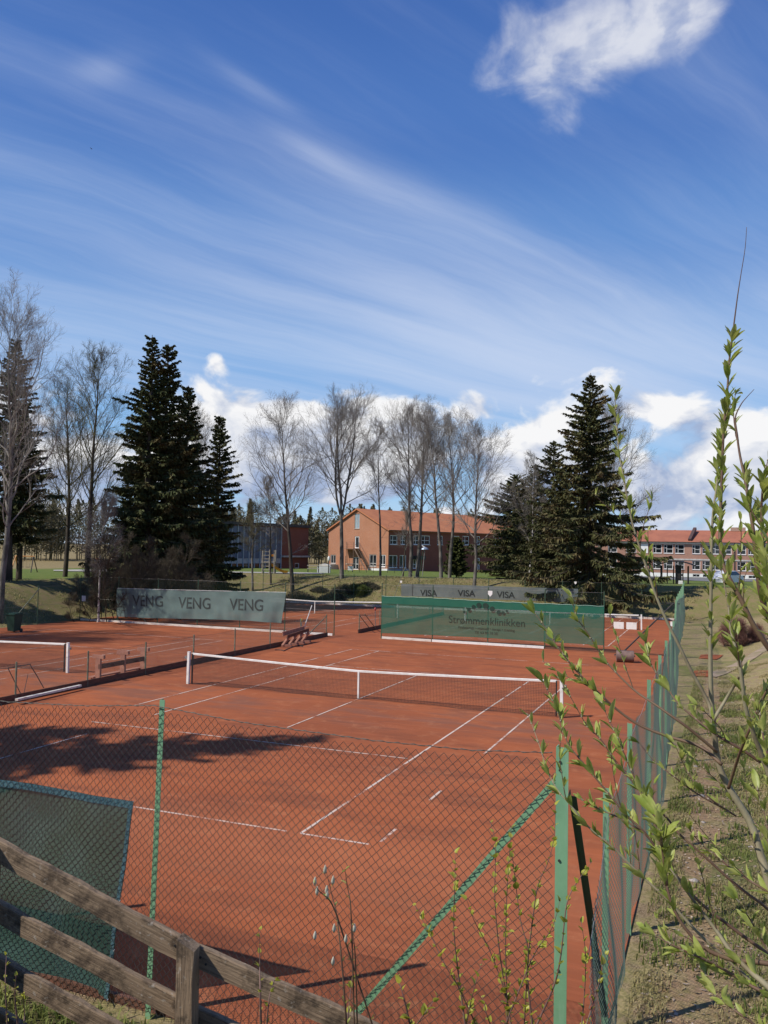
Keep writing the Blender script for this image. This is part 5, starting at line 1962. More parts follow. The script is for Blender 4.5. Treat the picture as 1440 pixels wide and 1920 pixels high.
window(wg, *gw[5], B1, bars_h=(.45,), bars_v=(.5,), fw=.12, name='door', sill=False)
lw = []
for u0, u1 in ((731.5, 745), (751.5, 761), (775.5, 786.5), (790.5, 806), (820, 830), (849, 861.5), (867.5, 879.5), (892, 900), (925, 938), (950, 962)):
    lw.append(pr(wl, u0, 1003.5 + (u0 - 730) * .012, u1, 1021 + (u0 - 730) * .006))
ll = []
for u0, u1 in ((729.5, 745), (749.5, 761.5)):
    ll.append(pr(wl, u0, 1041, u1, 1064.5))
door = [pr(wl, 774.5, 1048, 786, 1066.5), pr(wl, 893, 1046, 899.5, 1070)]
wall_with_holes('long_wall', wl, g0, eave, lw + ll + door, BR_D, B1)  # side away from the sun: shade put into a darker brick colour
for h in lw: window(wl, *h, B1, bars_v=(.38,), bars_h=(.45,), fw=.11)
for h in ll: window(wl, *h, B1, bars_v=(.5,), fw=.11)
for h in door: window(wl, *h, B1, bars_v=(.5,), bars_h=(.42,), fw=.16, name='door', sill=False)
mb = MB()
z1 = wl.px(728, 1064.9)[1]
wl.box(mb, .05, wl.px(768, 1060)[0], g0, z1 - .15, .0, .07)
mb.build('plinth', PLINB, B1)
mb = MB()
wg.box(mb, wg.px(690, 1060)[0], wg.L - .02, g0, z1 - .12, .0, .07)
mb.build('plinth', WWALL, B1)
# low entrance canopy over the door
a0, a1 = wl.px(772, 1046)[0], wl.px(789, 1046)[0]
mb = MB()
zc = wl.px(780, 1044)[1]
wl.box(mb, a0, a1, zc - .45, zc + .2, 0, 1.2)
mb.build('door_canopy', ROOFD, B1)
# roof
hl = wg.L / 2
nrm = wl.N
ov = .35
def P3(a_g, a_l, z): return np.array([gA[0] + wg.X[0] * a_g + wl.X[0] * a_l, gA[1] + wg.X[1] * a_g + wl.X[1] * a_l, z])
slope = (ridge - eave) / hl
def roofpt(a_g, a_l): return P3(a_g, a_l, ridge - slope * abs(a_g - hl))
polys, uvs = [], []
for s0, s1 in ((wg.L + ov, hl), (hl, -ov)):
    P = [roofpt(s0, -ov), roofpt(s0, LLn), roofpt(s1, LLn), roofpt(s1, -ov)]
    if s0 < s1 or True: pass
    polys.append(P)
    Ls = abs(s0 - s1) * sqrt(1 + slope ** 2)
    uvs.append([(0, 0), (LLn, 0), (LLn, Ls), (0, Ls)])
    polys.append([p - np.array([0, 0, .22]) for p in P][::-1]); uvs.append(uvs[-1])
    for i in range(4):
        a, b_ = P[i], P[(i + 1) % 4]
        polys.append([a, a - np.array([0, 0, .22]), b_ - np.array([0, 0, .22]), b_]); uvs.append([(0, 0)] * 4)
uv_poly('roof', polys, TILE_O, B1, uvs)
mb = MB()
wl.box(mb, -.2, wl.L, eave - .30, eave - .20, .36, .50)
mb.build('gutter', ROOFD, B1)
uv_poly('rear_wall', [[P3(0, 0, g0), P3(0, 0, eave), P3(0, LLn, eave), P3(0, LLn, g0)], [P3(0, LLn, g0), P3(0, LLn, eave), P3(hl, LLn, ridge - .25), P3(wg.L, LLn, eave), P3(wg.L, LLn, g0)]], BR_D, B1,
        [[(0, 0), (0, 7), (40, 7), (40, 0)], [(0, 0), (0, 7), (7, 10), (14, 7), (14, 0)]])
# low side wing at the foot of the gable, left
mb = MB()
a0, a1 = wg.px(612.5, 1065)[0], wg.px(634, 1065)[0]
wg.box(mb, a0, a1, g0, wg.px(622, 1058)[1], .0, 1.8)
mb.build('low_wall', CONC, B1)
# steel fire stair
st = MB()
zt = wg.px(668, 1028)[1]
ac = wg.px(669, 1028)[0]
zg = gh(*wg.pt(ac, 0, 1)[:2])
wg.box(st, ac - 2.6, ac + .9, zt - .08, zt, .15, 1.5)
for a in (ac - 2.5, ac + .8):
    for d in (.2, 1.45): st.tube([wg.pt(a, zg - .2, d), wg.pt(a, zt + 1.05, d)], .045, 6)
for z in (.35, .7, 1.05): st.tube([wg.pt(ac - 2.5, zt + z, 1.45), wg.pt(ac + .8, zt + z, 1.45)], .025, 5)
for k in range(13):
    f = k / 13
    a, z = ac + .9 + 3.1 * f, zt - (zt - zg) * f
    wg.box(st, a, a + .26, z - .26, z - .22, .3, 1.35)
for d in (.3, 1.35):
    st.beam(wg.pt(ac + .9, zt - .1, d), wg.pt(ac + 4.1, zg - .1, d), .2, .04)
    st.tube([wg.pt(ac + .9, zt + .95, d), wg.pt(ac + 4.1, zg + .95, d)], .025, 5)
st.build('fire_stair', mat('rusty_steel', (.22, .15, .115), (.16, .11, .085), scale=3, rough=.7), B1)

# --- blue panelled hall, left of it
c2 = atdist(577, 1068, 156)
bd = cam2w(-.555, -.832)            # runs towards the camera and left
LB = solve_len(c2[:2], bd, 300)
wA = c2[:2] + bd * LB
w2_ = Wall(wA, c2[:2])
B2 = thing('school_building', 'flat roofed school hall with blue grey panels and dark brick end at left', 'building', (c2[0], c2[1], c2[2]))
zt2 = w2_.px(577, 987.5)[1]
zg2 = c2[2] - 1.2
ab = w2_.px(527, 1030)[0]
zb2 = w2_.px(560, 1043)[1]
dr = [pr(w2_, 553, 1055.5, 561, 1066)]
wbrick = Wall(w2_.pt(ab, 0)[:2], c2[:2])
dr2 = [(dr[0][0] - ab, dr[0][1] - ab, dr[0][2], dr[0][3])]
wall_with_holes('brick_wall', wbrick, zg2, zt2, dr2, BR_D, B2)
window(wbrick, *dr2[0], B2, fw=.14, name='door', sill=False)
mb = MB()
wbrick.box(mb, .02, wbrick.L, zb2 - .18, zb2 + .12, .0, .55)
mb.build('canopy', CONC, B2)
# panelled part: ribs, blue infill, glass strips
NB = 20
pw = ab / NB
mb = MB()
for i in range(NB + 1):
    w2_.box(mb, i * pw - .09, i * pw + .09, zg2, zt2 - .25, -.06, .10)
mb.build('mullion', mat('grey_mullion', (.42, .43, .45), (.34, .35, .37), scale=1, rough=.6), B2)
H2 = zt2 - zg2 - .25
rows = [(0.0, .10, GREYP), (.10, .27, GLASS), (.27, .37, CONC), (.37, .67, BLUEP), (.67, .74, GREYP), (.74, .98, BLUEP)]
for k, (f0_, f1_, m_) in enumerate(rows):
    mb = MB()
    for i in range(NB):
        w2_.box(mb, i * pw + .09, (i + 1) * pw - .09, zg2 + H2 * f0_ + .02, zg2 + H2 * f1_ - .02, -.10, -.02 - .005 * k)
    mb.build(('plinth_panel', 'window_strip', 'concrete_band', 'blue_panel', 'grey_band', 'blue_panel')[k], m_, B2)
mb = MB()
w2_.box(mb, -.2, w2_.L + .2, zt2 - .25, zt2 + .25, -8, .35)
mb.build('roof', ROOFD, B2)
mb = MB()
w2_.box(mb, .05, ab, zg2, zt2 - .3, -7.9, -.12)
w2_.box(mb, ab, w2_.L - .02, zg2, zt2 - .3, -7.9, -.2)
mb.build('rear_walls', BR_D, B2)

# ---------------------------------------------------------------- shelter, play things, lamps
def onz(u, v, dist):
    p = atdist(u, v, dist)
    return np.array([p[0], p[1], gh(p[0], p[1])])


t = thing('bike_shelter', 'small open shelter with dark curved roof on posts before the long brick block', 'shelter', onz(1270, 1097, 88))
o = np.array(t.location)
zT = atdist(1270, 1062, 88)[2]
pm = MB()
for k, (dx, dy) in enumerate(((-1.5, -.8), (-.9, -.8), (-.1, -.8), (.55, -.8), (1.0, -.8), (-1.5, .9), (-.4, .9), (1.0, .9))):
    MB().tube([o + np.array([dx, dy, -.2]), np.array([o[0] + dx, o[1] + dy, zT + .05])], .06, 6).build('post', DARKM, t)
th = np.linspace(-1, 1, 13)
V = []
for yy in (-1.5, 1.5):
    for q, zz in ((0, 0), (1, -.09)):
        V += [(o[0] - .1 + 1.95 * a, o[1] + yy, zT + .55 - .50 * a * a + zz) for a in th]
n = 13
Q = [[i, i + 1, 2 * n + i + 1, 2 * n + i] for i in range(n - 1)] + [[n + i, 3 * n + i, 3 * n + i + 1, n + i + 1] for i in range(n - 1)] + [[i, n + i, n + i + 1, i + 1] for i in range(n - 1)] + [[2 * n + i, 2 * n + i + 1, 3 * n + i + 1, 3 * n + i] for i in range(n - 1)]
MB().add(V, [Q]).build('roof', mat('dark_roof_sheet', (.025, .025, .027), (.035, .035, .035), rough=.9), t)
mb = MB().box((o[0] + .1, o[1], o[2] + .9), (.5, 1.5, 1.9))
mb.build('cabinet', DARKM, t)
p = atdist(1276, 1093, 86.6)
tag(MB().box(p, (.40, .03, .46)).build('notice', WHITE), 'pale square notice in front of the shelter posts', 'sign')

# parked car half hidden behind the willow
t = thing('parked_car', 'white and dark parked car at the edge of the asphalt half hidden by willow stems', 'car', onz(1362, 1098, 92))
o = np.array(t.location)
CARW = mat('white_car_paint', (.75, .75, .76), (.70, .70, .72), scale=1, rough=.25, spec=.5)
prof = [(-2.0, .25), (-2.05, .62), (-1.9, .86), (-1.2, .95), (-.75, 1.36), (.75, 1.40), (1.45, .95), (2.0, .80), (2.08, .45), (2.0, .25)]
V = [(x, s * w, z) for s in (-1, 1) for x, z in prof for w in [(.80 if z < 1 else .62)]]
n = len(prof)
ang = radians(62)
Rz = np.array([[cos(ang), -sin(ang), 0], [sin(ang), cos(ang), 0], [0, 0, 1]])
V = np.array(V) @ Rz.T + o
MB().add(V, [[list(range(n))], [list(range(2 * n - 1, n - 1, -1))], [[(i + 1) % n, i, n + i, n + (i + 1) % n] for i in range(n)]]).build('body', CARW, t)
gl = [(-1.15, .97), (-.74, 1.30), (.72, 1.34), (1.36, .98)]
for s in (-1, 1):
    V = np.array([(x, s * (.80 if z < 1 else .66) + s * .02, z) for x, z in gl]) @ Rz.T + o
    MB().add(V, [[[0, 1, 2, 3]]]).build('side_window', GLASS, t)
V = np.array([(1.47, -.6, 1.0), (1.47, .6, 1.0), (.80, .55, 1.385), (.80, -.55, 1.385)]) @ Rz.T + o
MB().add(V, [[[0, 1, 2, 3]]]).build('windscreen', GLASS, t)
for sx in (-1.3, 1.3):
    for s in (-1, 1):
        a = np.array([sx, s * .62, .31]) @ Rz.T + o; b_ = np.array([sx, s * .84, .31]) @ Rz.T + o
        wh = MB().tube([a, b_], .31, 16).build('wheel', DARKM, t)
        MB().tube([b_, np.array([sx, s * .86, .31]) @ Rz.T + o], .19, 12).build('rim', STEEL, wh)

# play tower with slide
ORG = mat('orange_plastic', (.62, .24, .035), (.55, .20, .03), scale=3, rough=.45)
YEL = mat('amber_plastic', (.80, .36, .04), (.72, .31, .035), scale=3, rough=.4)
PALEW = mat('pale_weathered_wood', (.46, .40, .32), (.33, .28, .22), scale=4, rough=.85)
t = thing('play_tower', 'pale wooden play tower with climbing rungs beside the amber slide', 'play tower', onz(502, 1076, 84))
o = np.array(t.location)
zt_ = atdist(500, 1031, 84)[2]
rr = RTH
def off(r, f, z): return np.array([o[0] + RTH[0] * r + FWH[0] * f, o[1] + RTH[1] * r + FWH[1] * f, z])
for r, f, h in ((-.55, 0, zt_), (.15, 0, zt_ + .05), (.62, 0, zt_ - .05), (-.55, 1.0, zt_), (.62, 1.0, zt_)):
    MB().tube([off(r, f, o[2] - .2), off(r, f, h)], .06, 6).build('post', PALEW, t)
for k in range(6):
    z = o[2] + .35 + k * .36
    MB().tube([off(-.55, 0, z), off(.15, 0, z)], .035, 5).build('rung', PALEW, t)
mb = MB().box(off(.05, .5, o[2] + 1.15), (1.2, 1.0, .08), rz=-YAW)
mb.build('platform', PALEW, t)
t2 = thing('slide', 'amber plastic slide running down to the right beside the play tower', 'slide', onz(540, 1077, 84))
a, b_ = atdist(508, 1059, 84.4), atdist(539, 1075.5, 84.4)
V, n = [], 12
cs = [(-.26, .20), (-.22, .0), (.22, .0), (.26, .20), (.30, .20), (.25, -.05), (-.25, -.05), (-.30, .20)]
for i in range(n + 1):
    f = i / n
    c = a * (1 - f) + b_ * f + np.array([0, 0, -.12 * sin(f * pi) + .10 * max(0, f - .8) * 5])
    for yy, zz in cs: V.append(c + np.array([FWH[0] * yy, FWH[1] * yy, zz]))
Q = [[i * 8 + j, i * 8 + (j + 1) % 8, (i + 1) * 8 + (j + 1) % 8, (i + 1) * 8 + j] for i in range(n) for j in range(8)]
MB().add(V, [Q]).build('chute', YEL, t2)
for f in (.12, .75):
    c = a * (1 - f) + b_ * f
    MB().tube([np.array([c[0], c[1], gh(c[0], c[1]) - .1]), c], .04, 6).build('leg', DARKM, t2)
mb = MB().box(atdist(511, 1041.5, 84.5), (.5, .3, .22), rz=.4)
tag(mb.build('spring_seat', ORG), 'orange seat shape beside the top of the play tower', 'play seat')

# swing frame far left
t = thing('swing_frame', 'orange legged swing frame at far left beyond the trees', 'swing', onz(47, 1076, 88))
o = np.array(t.location)
h = atdist(47, 1043, 88)[2] - o[2]
for r in (-.95, .75):
    for f in (-.8, .8):
        MB().tube([off(r + .12 * np.sign(r), f, o[2] - .1), off(r, 0, o[2] + h)], .05, 6).build('leg', ORG if r < 0 else DARKM, t)
MB().tube([off(-1.05, 0, o[2] + h), off(.85, 0, o[2] + h)], .05, 6).build('top_bar', ORG, t)
for r in (-.4, .25):
    sw = MB().box(off(r, 0, o[2] + .5), (.42, .2, .04), rz=-YAW).build('seat', DARKM, t)
    mb = MB()
    MB().tube([off(r - .18, 0, o[2] + .5), off(r - .18, 0, o[2] + h)], .012, 4).build('chain', STEEL, sw)
    MB().tube([off(r + .18, 0, o[2] + .5), off(r + .18, 0, o[2] + h)], .012, 4).build('chain', STEEL, sw)

# orange panel seen between the left trees
t = thing('orange_panel', 'upright salmon orange panel standing between the left tree trunks', 'panel', onz(184, 1072, 78))
p = atdist(184.5, 1056.5, 78)
MB().box(p, (.46, .05, .92), rz=-YAW).build('panel', mat('salmon_panel', (.66, .24, .15), (.58, .2, .12), rough=.7), t)
for r in (-.2, .2):
    q = p + np.array([RTH[0] * r, RTH[1] * r, 0])
    MB().tube([np.array([q[0], q[1], gh(q[0], q[1]) - .1]), q], .035, 6).build('leg', DARKM, t)


# lamp posts and poles
def pole(name, label, u, v0, v1, dist, r, m, cat, cap=None, group=None):
    b0 = onz(u, v0, dist)
    top = atdist(u, v1, dist)
    t = thing(name, label, cat, b0, group)
    MB().tube([b0 - np.array([0, 0, .2]), np.array([b0[0], b0[1], top[2]])], r, 8).build('pole', m, t)
    if cap is not None:
        MB().lathe((b0[0], b0[1], top[2] - .05), [(.06, 0), (.13, .08), (.15, .3), (.10, .5), (.03, .55)], 10).build('lamp_head', cap, t)
    return t


pole('lamp_post', 'dark post with white lamp head left of the brick gable', 616, 1078, 1051, 96, .07, DARKM, 'lamp', WHITE)
pole('lamp_post', 'short white bollard lamp at the pale path before the low spruce', 941, 1078, 1066, 100, .12, WHITE, 'lamp')
t = thing('leaning_lamp', 'tilted floodlight on two thin splayed poles before the shaded brick wall', 'lamp', onz(792, 1073, 92))
o = np.array(t.location)
hd = atdist(796.5, 1029.5, 92)
MB().tube([o + np.array([0, 0, -.1]), hd], .045, 6).build('pole', STEEL, t)
MB().tube([off(-.25, .3, o[2] - .1), hd - np.array([RTH[0] * .2, RTH[1] * .2, .05])], .025, 6).build('pole', GREEND, t)
BLG = mat('blue_grey_metal', (.36, .42, .50), (.28, .33, .40), scale=2, rough=.4, metal=.4)
MB().tube([hd + np.array([0, 0, -.05]), hd + np.array([0, 0, .08]), hd + np.array([0, 0, .22])], [.42, .36, .10], 12).build('shade', BLG, t)
MB().tube([hd + np.array([0, 0, .15]), atdist(791, 1022.5, 92)], [.09, .05], 6).build('arm', WHITE, t)

# wooden rail fence and white covered box at the gable foot
t = thing('rail_fence', 'short two rail wooden fence on the grass left of the gable', 'fence', onz(588, 1076, 96))
o = np.array(t.location)
for r, h in ((-.65, .95), (.55, 1.45)):
    MB().tube([off(r, 0, o[2] - .2), off(r, 0, o[2] + h)], .055, 6).build('post', DARKM, t)
for z in (.45, .8):
    MB().beam(off(-.75, -.06, o[2] + z), off(.6, -.06, o[2] + z), .09, .04).build('rail', PALEW, t)
t = thing('covered_box', 'low white covered box with curved lid left of the gable', 'box', onz(607, 1074, 100))
o = np.array(t.location)
MB().box(o + np.array([0, 0, .35]), (1.5, 1.2, .8), rz=-YAW).build('body', WWALL, t)
V = []
for f in (-.65, .65):
    V += [off(r, f, o[2] + .752 + .32 * (1 - (r / .85) ** 2)) for r in np.linspace(-.85, .85, 9)]
MB().add(V, [[[i, i + 1, 9 + i + 1, 9 + i] for i in range(8)]]).build('lid', WHITE, t)
t = thing('litter_box', 'small white box on a stand at the foot of the fire stair', 'box', onz(657, 1075, 110))
o = np.array(t.location)
MB().box(o + np.array([0, 0, .5]), (.7, .5, .55), rz=-YAW).build('body', WHITE, t)
MB().box(o + np.array([0, 0, 1.05]), (1.2, .7, .08), rz=-YAW + .3).build('lid', PALEW, t)
for r in (-.3, .3): MB().tube([off(r, 0, o[2] - .1), off(r, 0, o[2] + 1.0)], .03, 5).build('leg', DARKM, t)
# a wire fence round the play yard before the gable
t = thing('yard_fence', 'thin dark rail fence before the gable windows', 'fence', onz(700, 1075, 108))
o = np.array(t.location)
for k in range(9):
    MB().tube([off(-3.6 + k * .9, 0, o[2] - .2), off(-3.6 + k * .9, 0, o[2] + (2.1 if k in (0, 5) else 1.0))], .03, 5).build('post', DARKM, t)
for z in (.5, .95): MB().tube([off(-3.6, 0, o[2] + z), off(3.6, 0, o[2] + z)], .02, 5).build('rail', DARKM, t)
# heap of dark brush on the crest
for k, (u, d_, s, lab) in enumerate(((650, 74, 1.0, 'dark heap of brush on the crest under the tallest bare tree'), (515, 74, .75, 'dark heap of brush on the crest below the slide'), (600, 75, .6, 'small dark tuft of brush on the crest left of the gable'),
                                     (470, 73, 1.2, 'dark heap of brush on the crest left of the play tower'), (560, 74, 1.2, 'dark heap of brush at the foot of the wide bare tree'), (625, 73, .9, 'dark heap of brush between the wide and the tallest bare tree'), (690, 74, .8, 'low dark brush on the crest beside the slender pale tree'))):
    c = onz(u, 1085, d_)
    g = np.random.default_rng(60 + k)
    n = 900
    r = g.random(n) ** .6
    a = g.uniform(0, 6.28, n)
    C = np.stack([c[0] + 1.5 * s * r * np.cos(a), c[1] + .8 * s * r * np.sin(a), c[2] + .65 * s * (1 - r ** 2) * g.random(n)], 1)
    D = g.normal(0, 1, (n, 3)); D[:, 2] *= .6; D /= np.linalg.norm(D, axis=1)[:, None]
    tag(MB().sticks(C - D * .25 * s, C + D * .25 * s, .018, .008, 3).build('brush_heap', TWIGD), lab, 'brush heap', 'brush heaps on the crest')

# a small bird high in the sky
bp = atdep(172.5, 280.5, 62)
V = [(-.16, 0, .0), (.02, .03, .02), (.16, 0, .01), (.02, -.03, -.02), (.0, .22, .16), (-.06, .02, .03), (.06, .02, .03), (-.02, -.20, .10), (-.06, -.02, .03), (.05, -.02, .02)]
tag(MB().add(np.array(V) + bp, [[[0, 1, 2, 3]], [[5, 6, 4]], [[8, 9, 7]], [[0, 3, 2, 1]]]).build('bird', DARKM), 'small dark bird flying alone high in the blue sky', 'bird')

# ---------------------------------------------------------------- foreground willow and birch shoots
WBARK = mat('olive_willow_bark', (.27, .235, .145), (.17, .135, .08), scale=14, rough=.65, lo=.4, hi=.65, stretch=(1, 1, .4), bump=.15)
WBARKD = mat('dark_willow_twig', (.105, .055, .038), (.15, .095, .055), scale=10, rough=.6)
BIRT = mat('purple_birch_twig', (.14, .075, .065), (.20, .12, .09), scale=10, rough=.6)


def leaf_mat(name, a, b_, tr):
    m, t, b = base_mat(name)
    tc = t.new('ShaderNodeTexCoord').outputs['Object']
    n = t.noise(tc, 24.0, 3, .6)
    n2 = t.noise(tc, 70.0, 3, .6)
    col = t.mix(t.mapr(n, .35, .65), a, b_)
    col = t.mix(t.m('MULTIPLY', t.mapr(n2, .5, .7), .25), col, tuple(x * .7 for x in a))
    t.l.new(col, b.inputs['Base Color'])
    b.inputs['Roughness'].default_value = .42
    b.inputs['Specular IOR Level'].default_value = .35
    tl = t.new('ShaderNodeBsdfTranslucent')
    t.l.new(t.mix(.5, col, tr), tl.inputs[0])
    mx = t.new('ShaderNodeMixShader')
    mx.inputs[0].default_value = .38
    t.l.new(b.outputs[0], mx.inputs[1]); t.l.new(tl.outputs[0], mx.inputs[2])
    t.l.new(mx.outputs[0], m.node_tree.nodes['Material Output'].inputs[0])
    return m


WLEAF = leaf_mat('willow_leaf', (.25, .32, .055), (.47, .48, .15), (.60, .65, .10))
BLEAF = leaf_mat('birch_leaf', (.46, .44, .06), (.36, .37, .055), (.75, .70, .08))
CATK = mat('silver_bud', (.52, .50, .40), (.40, .37, .27), scale=20, rough=.8)


def crom(P, n):
    """Catmull-Rom through P"""
    P = np.array(P, float)
    Q = np.vstack([2 * P[0] - P[1], P, 2 * P[-1] - P[-2]])
    out = []
    for i in range(1, len(Q) - 2):
        t = np.linspace(0, 1, n, endpoint=False)[:, None]
        a, b, c, d = Q[i - 1], Q[i], Q[i + 1], Q[i + 2]
        out.append(.5 * ((2 * b) + (c - a) * t + (2 * a - 5 * b + 4 * c - d) * t ** 2 + (3 * b - a - 3 * c + d) * t ** 3))
    out.append(P[-1:])
    return np.concatenate(out)


def leaf_template(kind):
    """a folded, slightly curled blade along +x, unit length"""
    xs = np.array([0, .12, .32, .55, .78, .93, 1.0])
    w = {'willow': np.array([.015, .07, .135, .15, .11, .05, .0]), 'birch': np.array([.02, .26, .36, .31, .19, .08, .0])}[kind]
    curl = .16 * xs ** 2
    V, F = [], []
    for x, ww, cz in zip(xs, w, curl):
        V += [(x, -ww, -cz + ww * .42), (x, 0, -cz), (x, ww, -cz + ww * .42)]
    for i in range(len(xs) - 1):
        F += [[i * 3, i * 3 + 3, i * 3 + 4, i * 3 + 1], [i * 3 + 1, i * 3 + 4, i * 3 + 5, i * 3 + 2]]
    return np.array(V), np.array(F)


def leaves_mesh(mb, C, D, Nn, S, kind):
    T, F = leaf_template(kind)
    D = D / (np.linalg.norm(D, axis=1)[:, None] + 1e-9)
    Y = np.cross(Nn, D); Y /= np.linalg.norm(Y, axis=1)[:, None] + 1e-9
    Z = np.cross(D, Y)
    V = C[:, None, :] + S[:, None, None] * (T[None, :, 0:1] * D[:, None, :] + T[None, :, 1:2] * Y[:, None, :] + T[None, :, 2:3] * Z[:, None, :])
    n = len(T)
    mb.add(V.reshape(-1, 3), [(np.arange(len(C))[:, None, None] * n + F[None]).reshape(-1, 4)])


pg = np.random.default_rng(5)


def shoot(pts, d0, d1, r0, r1, bulge=.05, n=6):
    """pixel polyline from the tip to the root with depths d0 -> d1, wandering a little in depth"""
    L = len(pts)
    f = np.linspace(0, 1, L)
    ph = pg.uniform(0, 6)
    dep = d0 + (d1 - d0) * f + bulge * np.sin(f * 4 + ph) * f * (1 - f) * 4
    P = crom([atdep(u, v, d) for (u, v), d in zip(pts, dep)], n)
    R = np.interp(np.linspace(0, 1, len(P)), [0, .12, 1], [r0 * .6, r0, r1])
    return P, R


def put_leaves(mb, bm, P, step, size, kind, s0=.0, s1=1.0, per=(4, 6), spread=(.25, .75), tipboost=1.0, budr=.0035):
    seg = np.linalg.norm(np.diff(P, axis=0), axis=1)
    cum = np.concatenate([[0], np.cumsum(seg)])
    tot = cum[-1]
    s = s0 * tot + .002
    step *= .85 if kind == 'willow' else 1.0
    C, D, N_, S = [], [], [], []
    phi = pg.uniform(0, 6.28)
    while s < s1 * tot:
        i = min(np.searchsorted(cum, s) - 1, len(seg) - 1); i = max(i, 0)
        f = (s - cum[i]) / seg[i]
        p = P[i] * (1 - f) + P[i + 1] * f
        t = (P[i] - P[i + 1]) / seg[i]                  # towards the tip
        phi += 2.4 + pg.normal(0, .3)
        a = np.cross(t, [0, 0, 1.0] if abs(t[2]) < .95 else [1.0, 0, 0]); a /= np.linalg.norm(a)
        b = np.cross(t, a)
        sidev = a * cos(phi) + b * sin(phi)
        k = int(pg.integers(per[0], per[1] + 1))
        big = .86 * size * pg.uniform(.7, 1.2) * (1 + (tipboost - 1) * (1 - s / tot))
        root = p + sidev * budr
        for q in range(k):
            sp = pg.uniform(*spread)
            sv = sidev + (a * pg.normal(0, .55) + b * pg.normal(0, .55))
            sv /= np.linalg.norm(sv)
            d = t * cos(sp) + sv * sin(sp) + np.array([0, 0, .22])
            C.append(root); D.append(d); N_.append(-sv + t * .8 + np.array([0, 0, .25]) + pg.normal(0, .2, 3)); S.append(big * pg.choice([.45, .7, .9, 1.0, 1.15]) * pg.uniform(.85, 1.1))
        bm.tube([p + t * .0, root + t * budr * 2.5], [budr * .9, budr * .35], 5)
        s += step * pg.uniform(.65, 1.4)
    if C: leaves_mesh(mb, np.array(C), np.array(D), np.array(N_), np.array(S), kind)


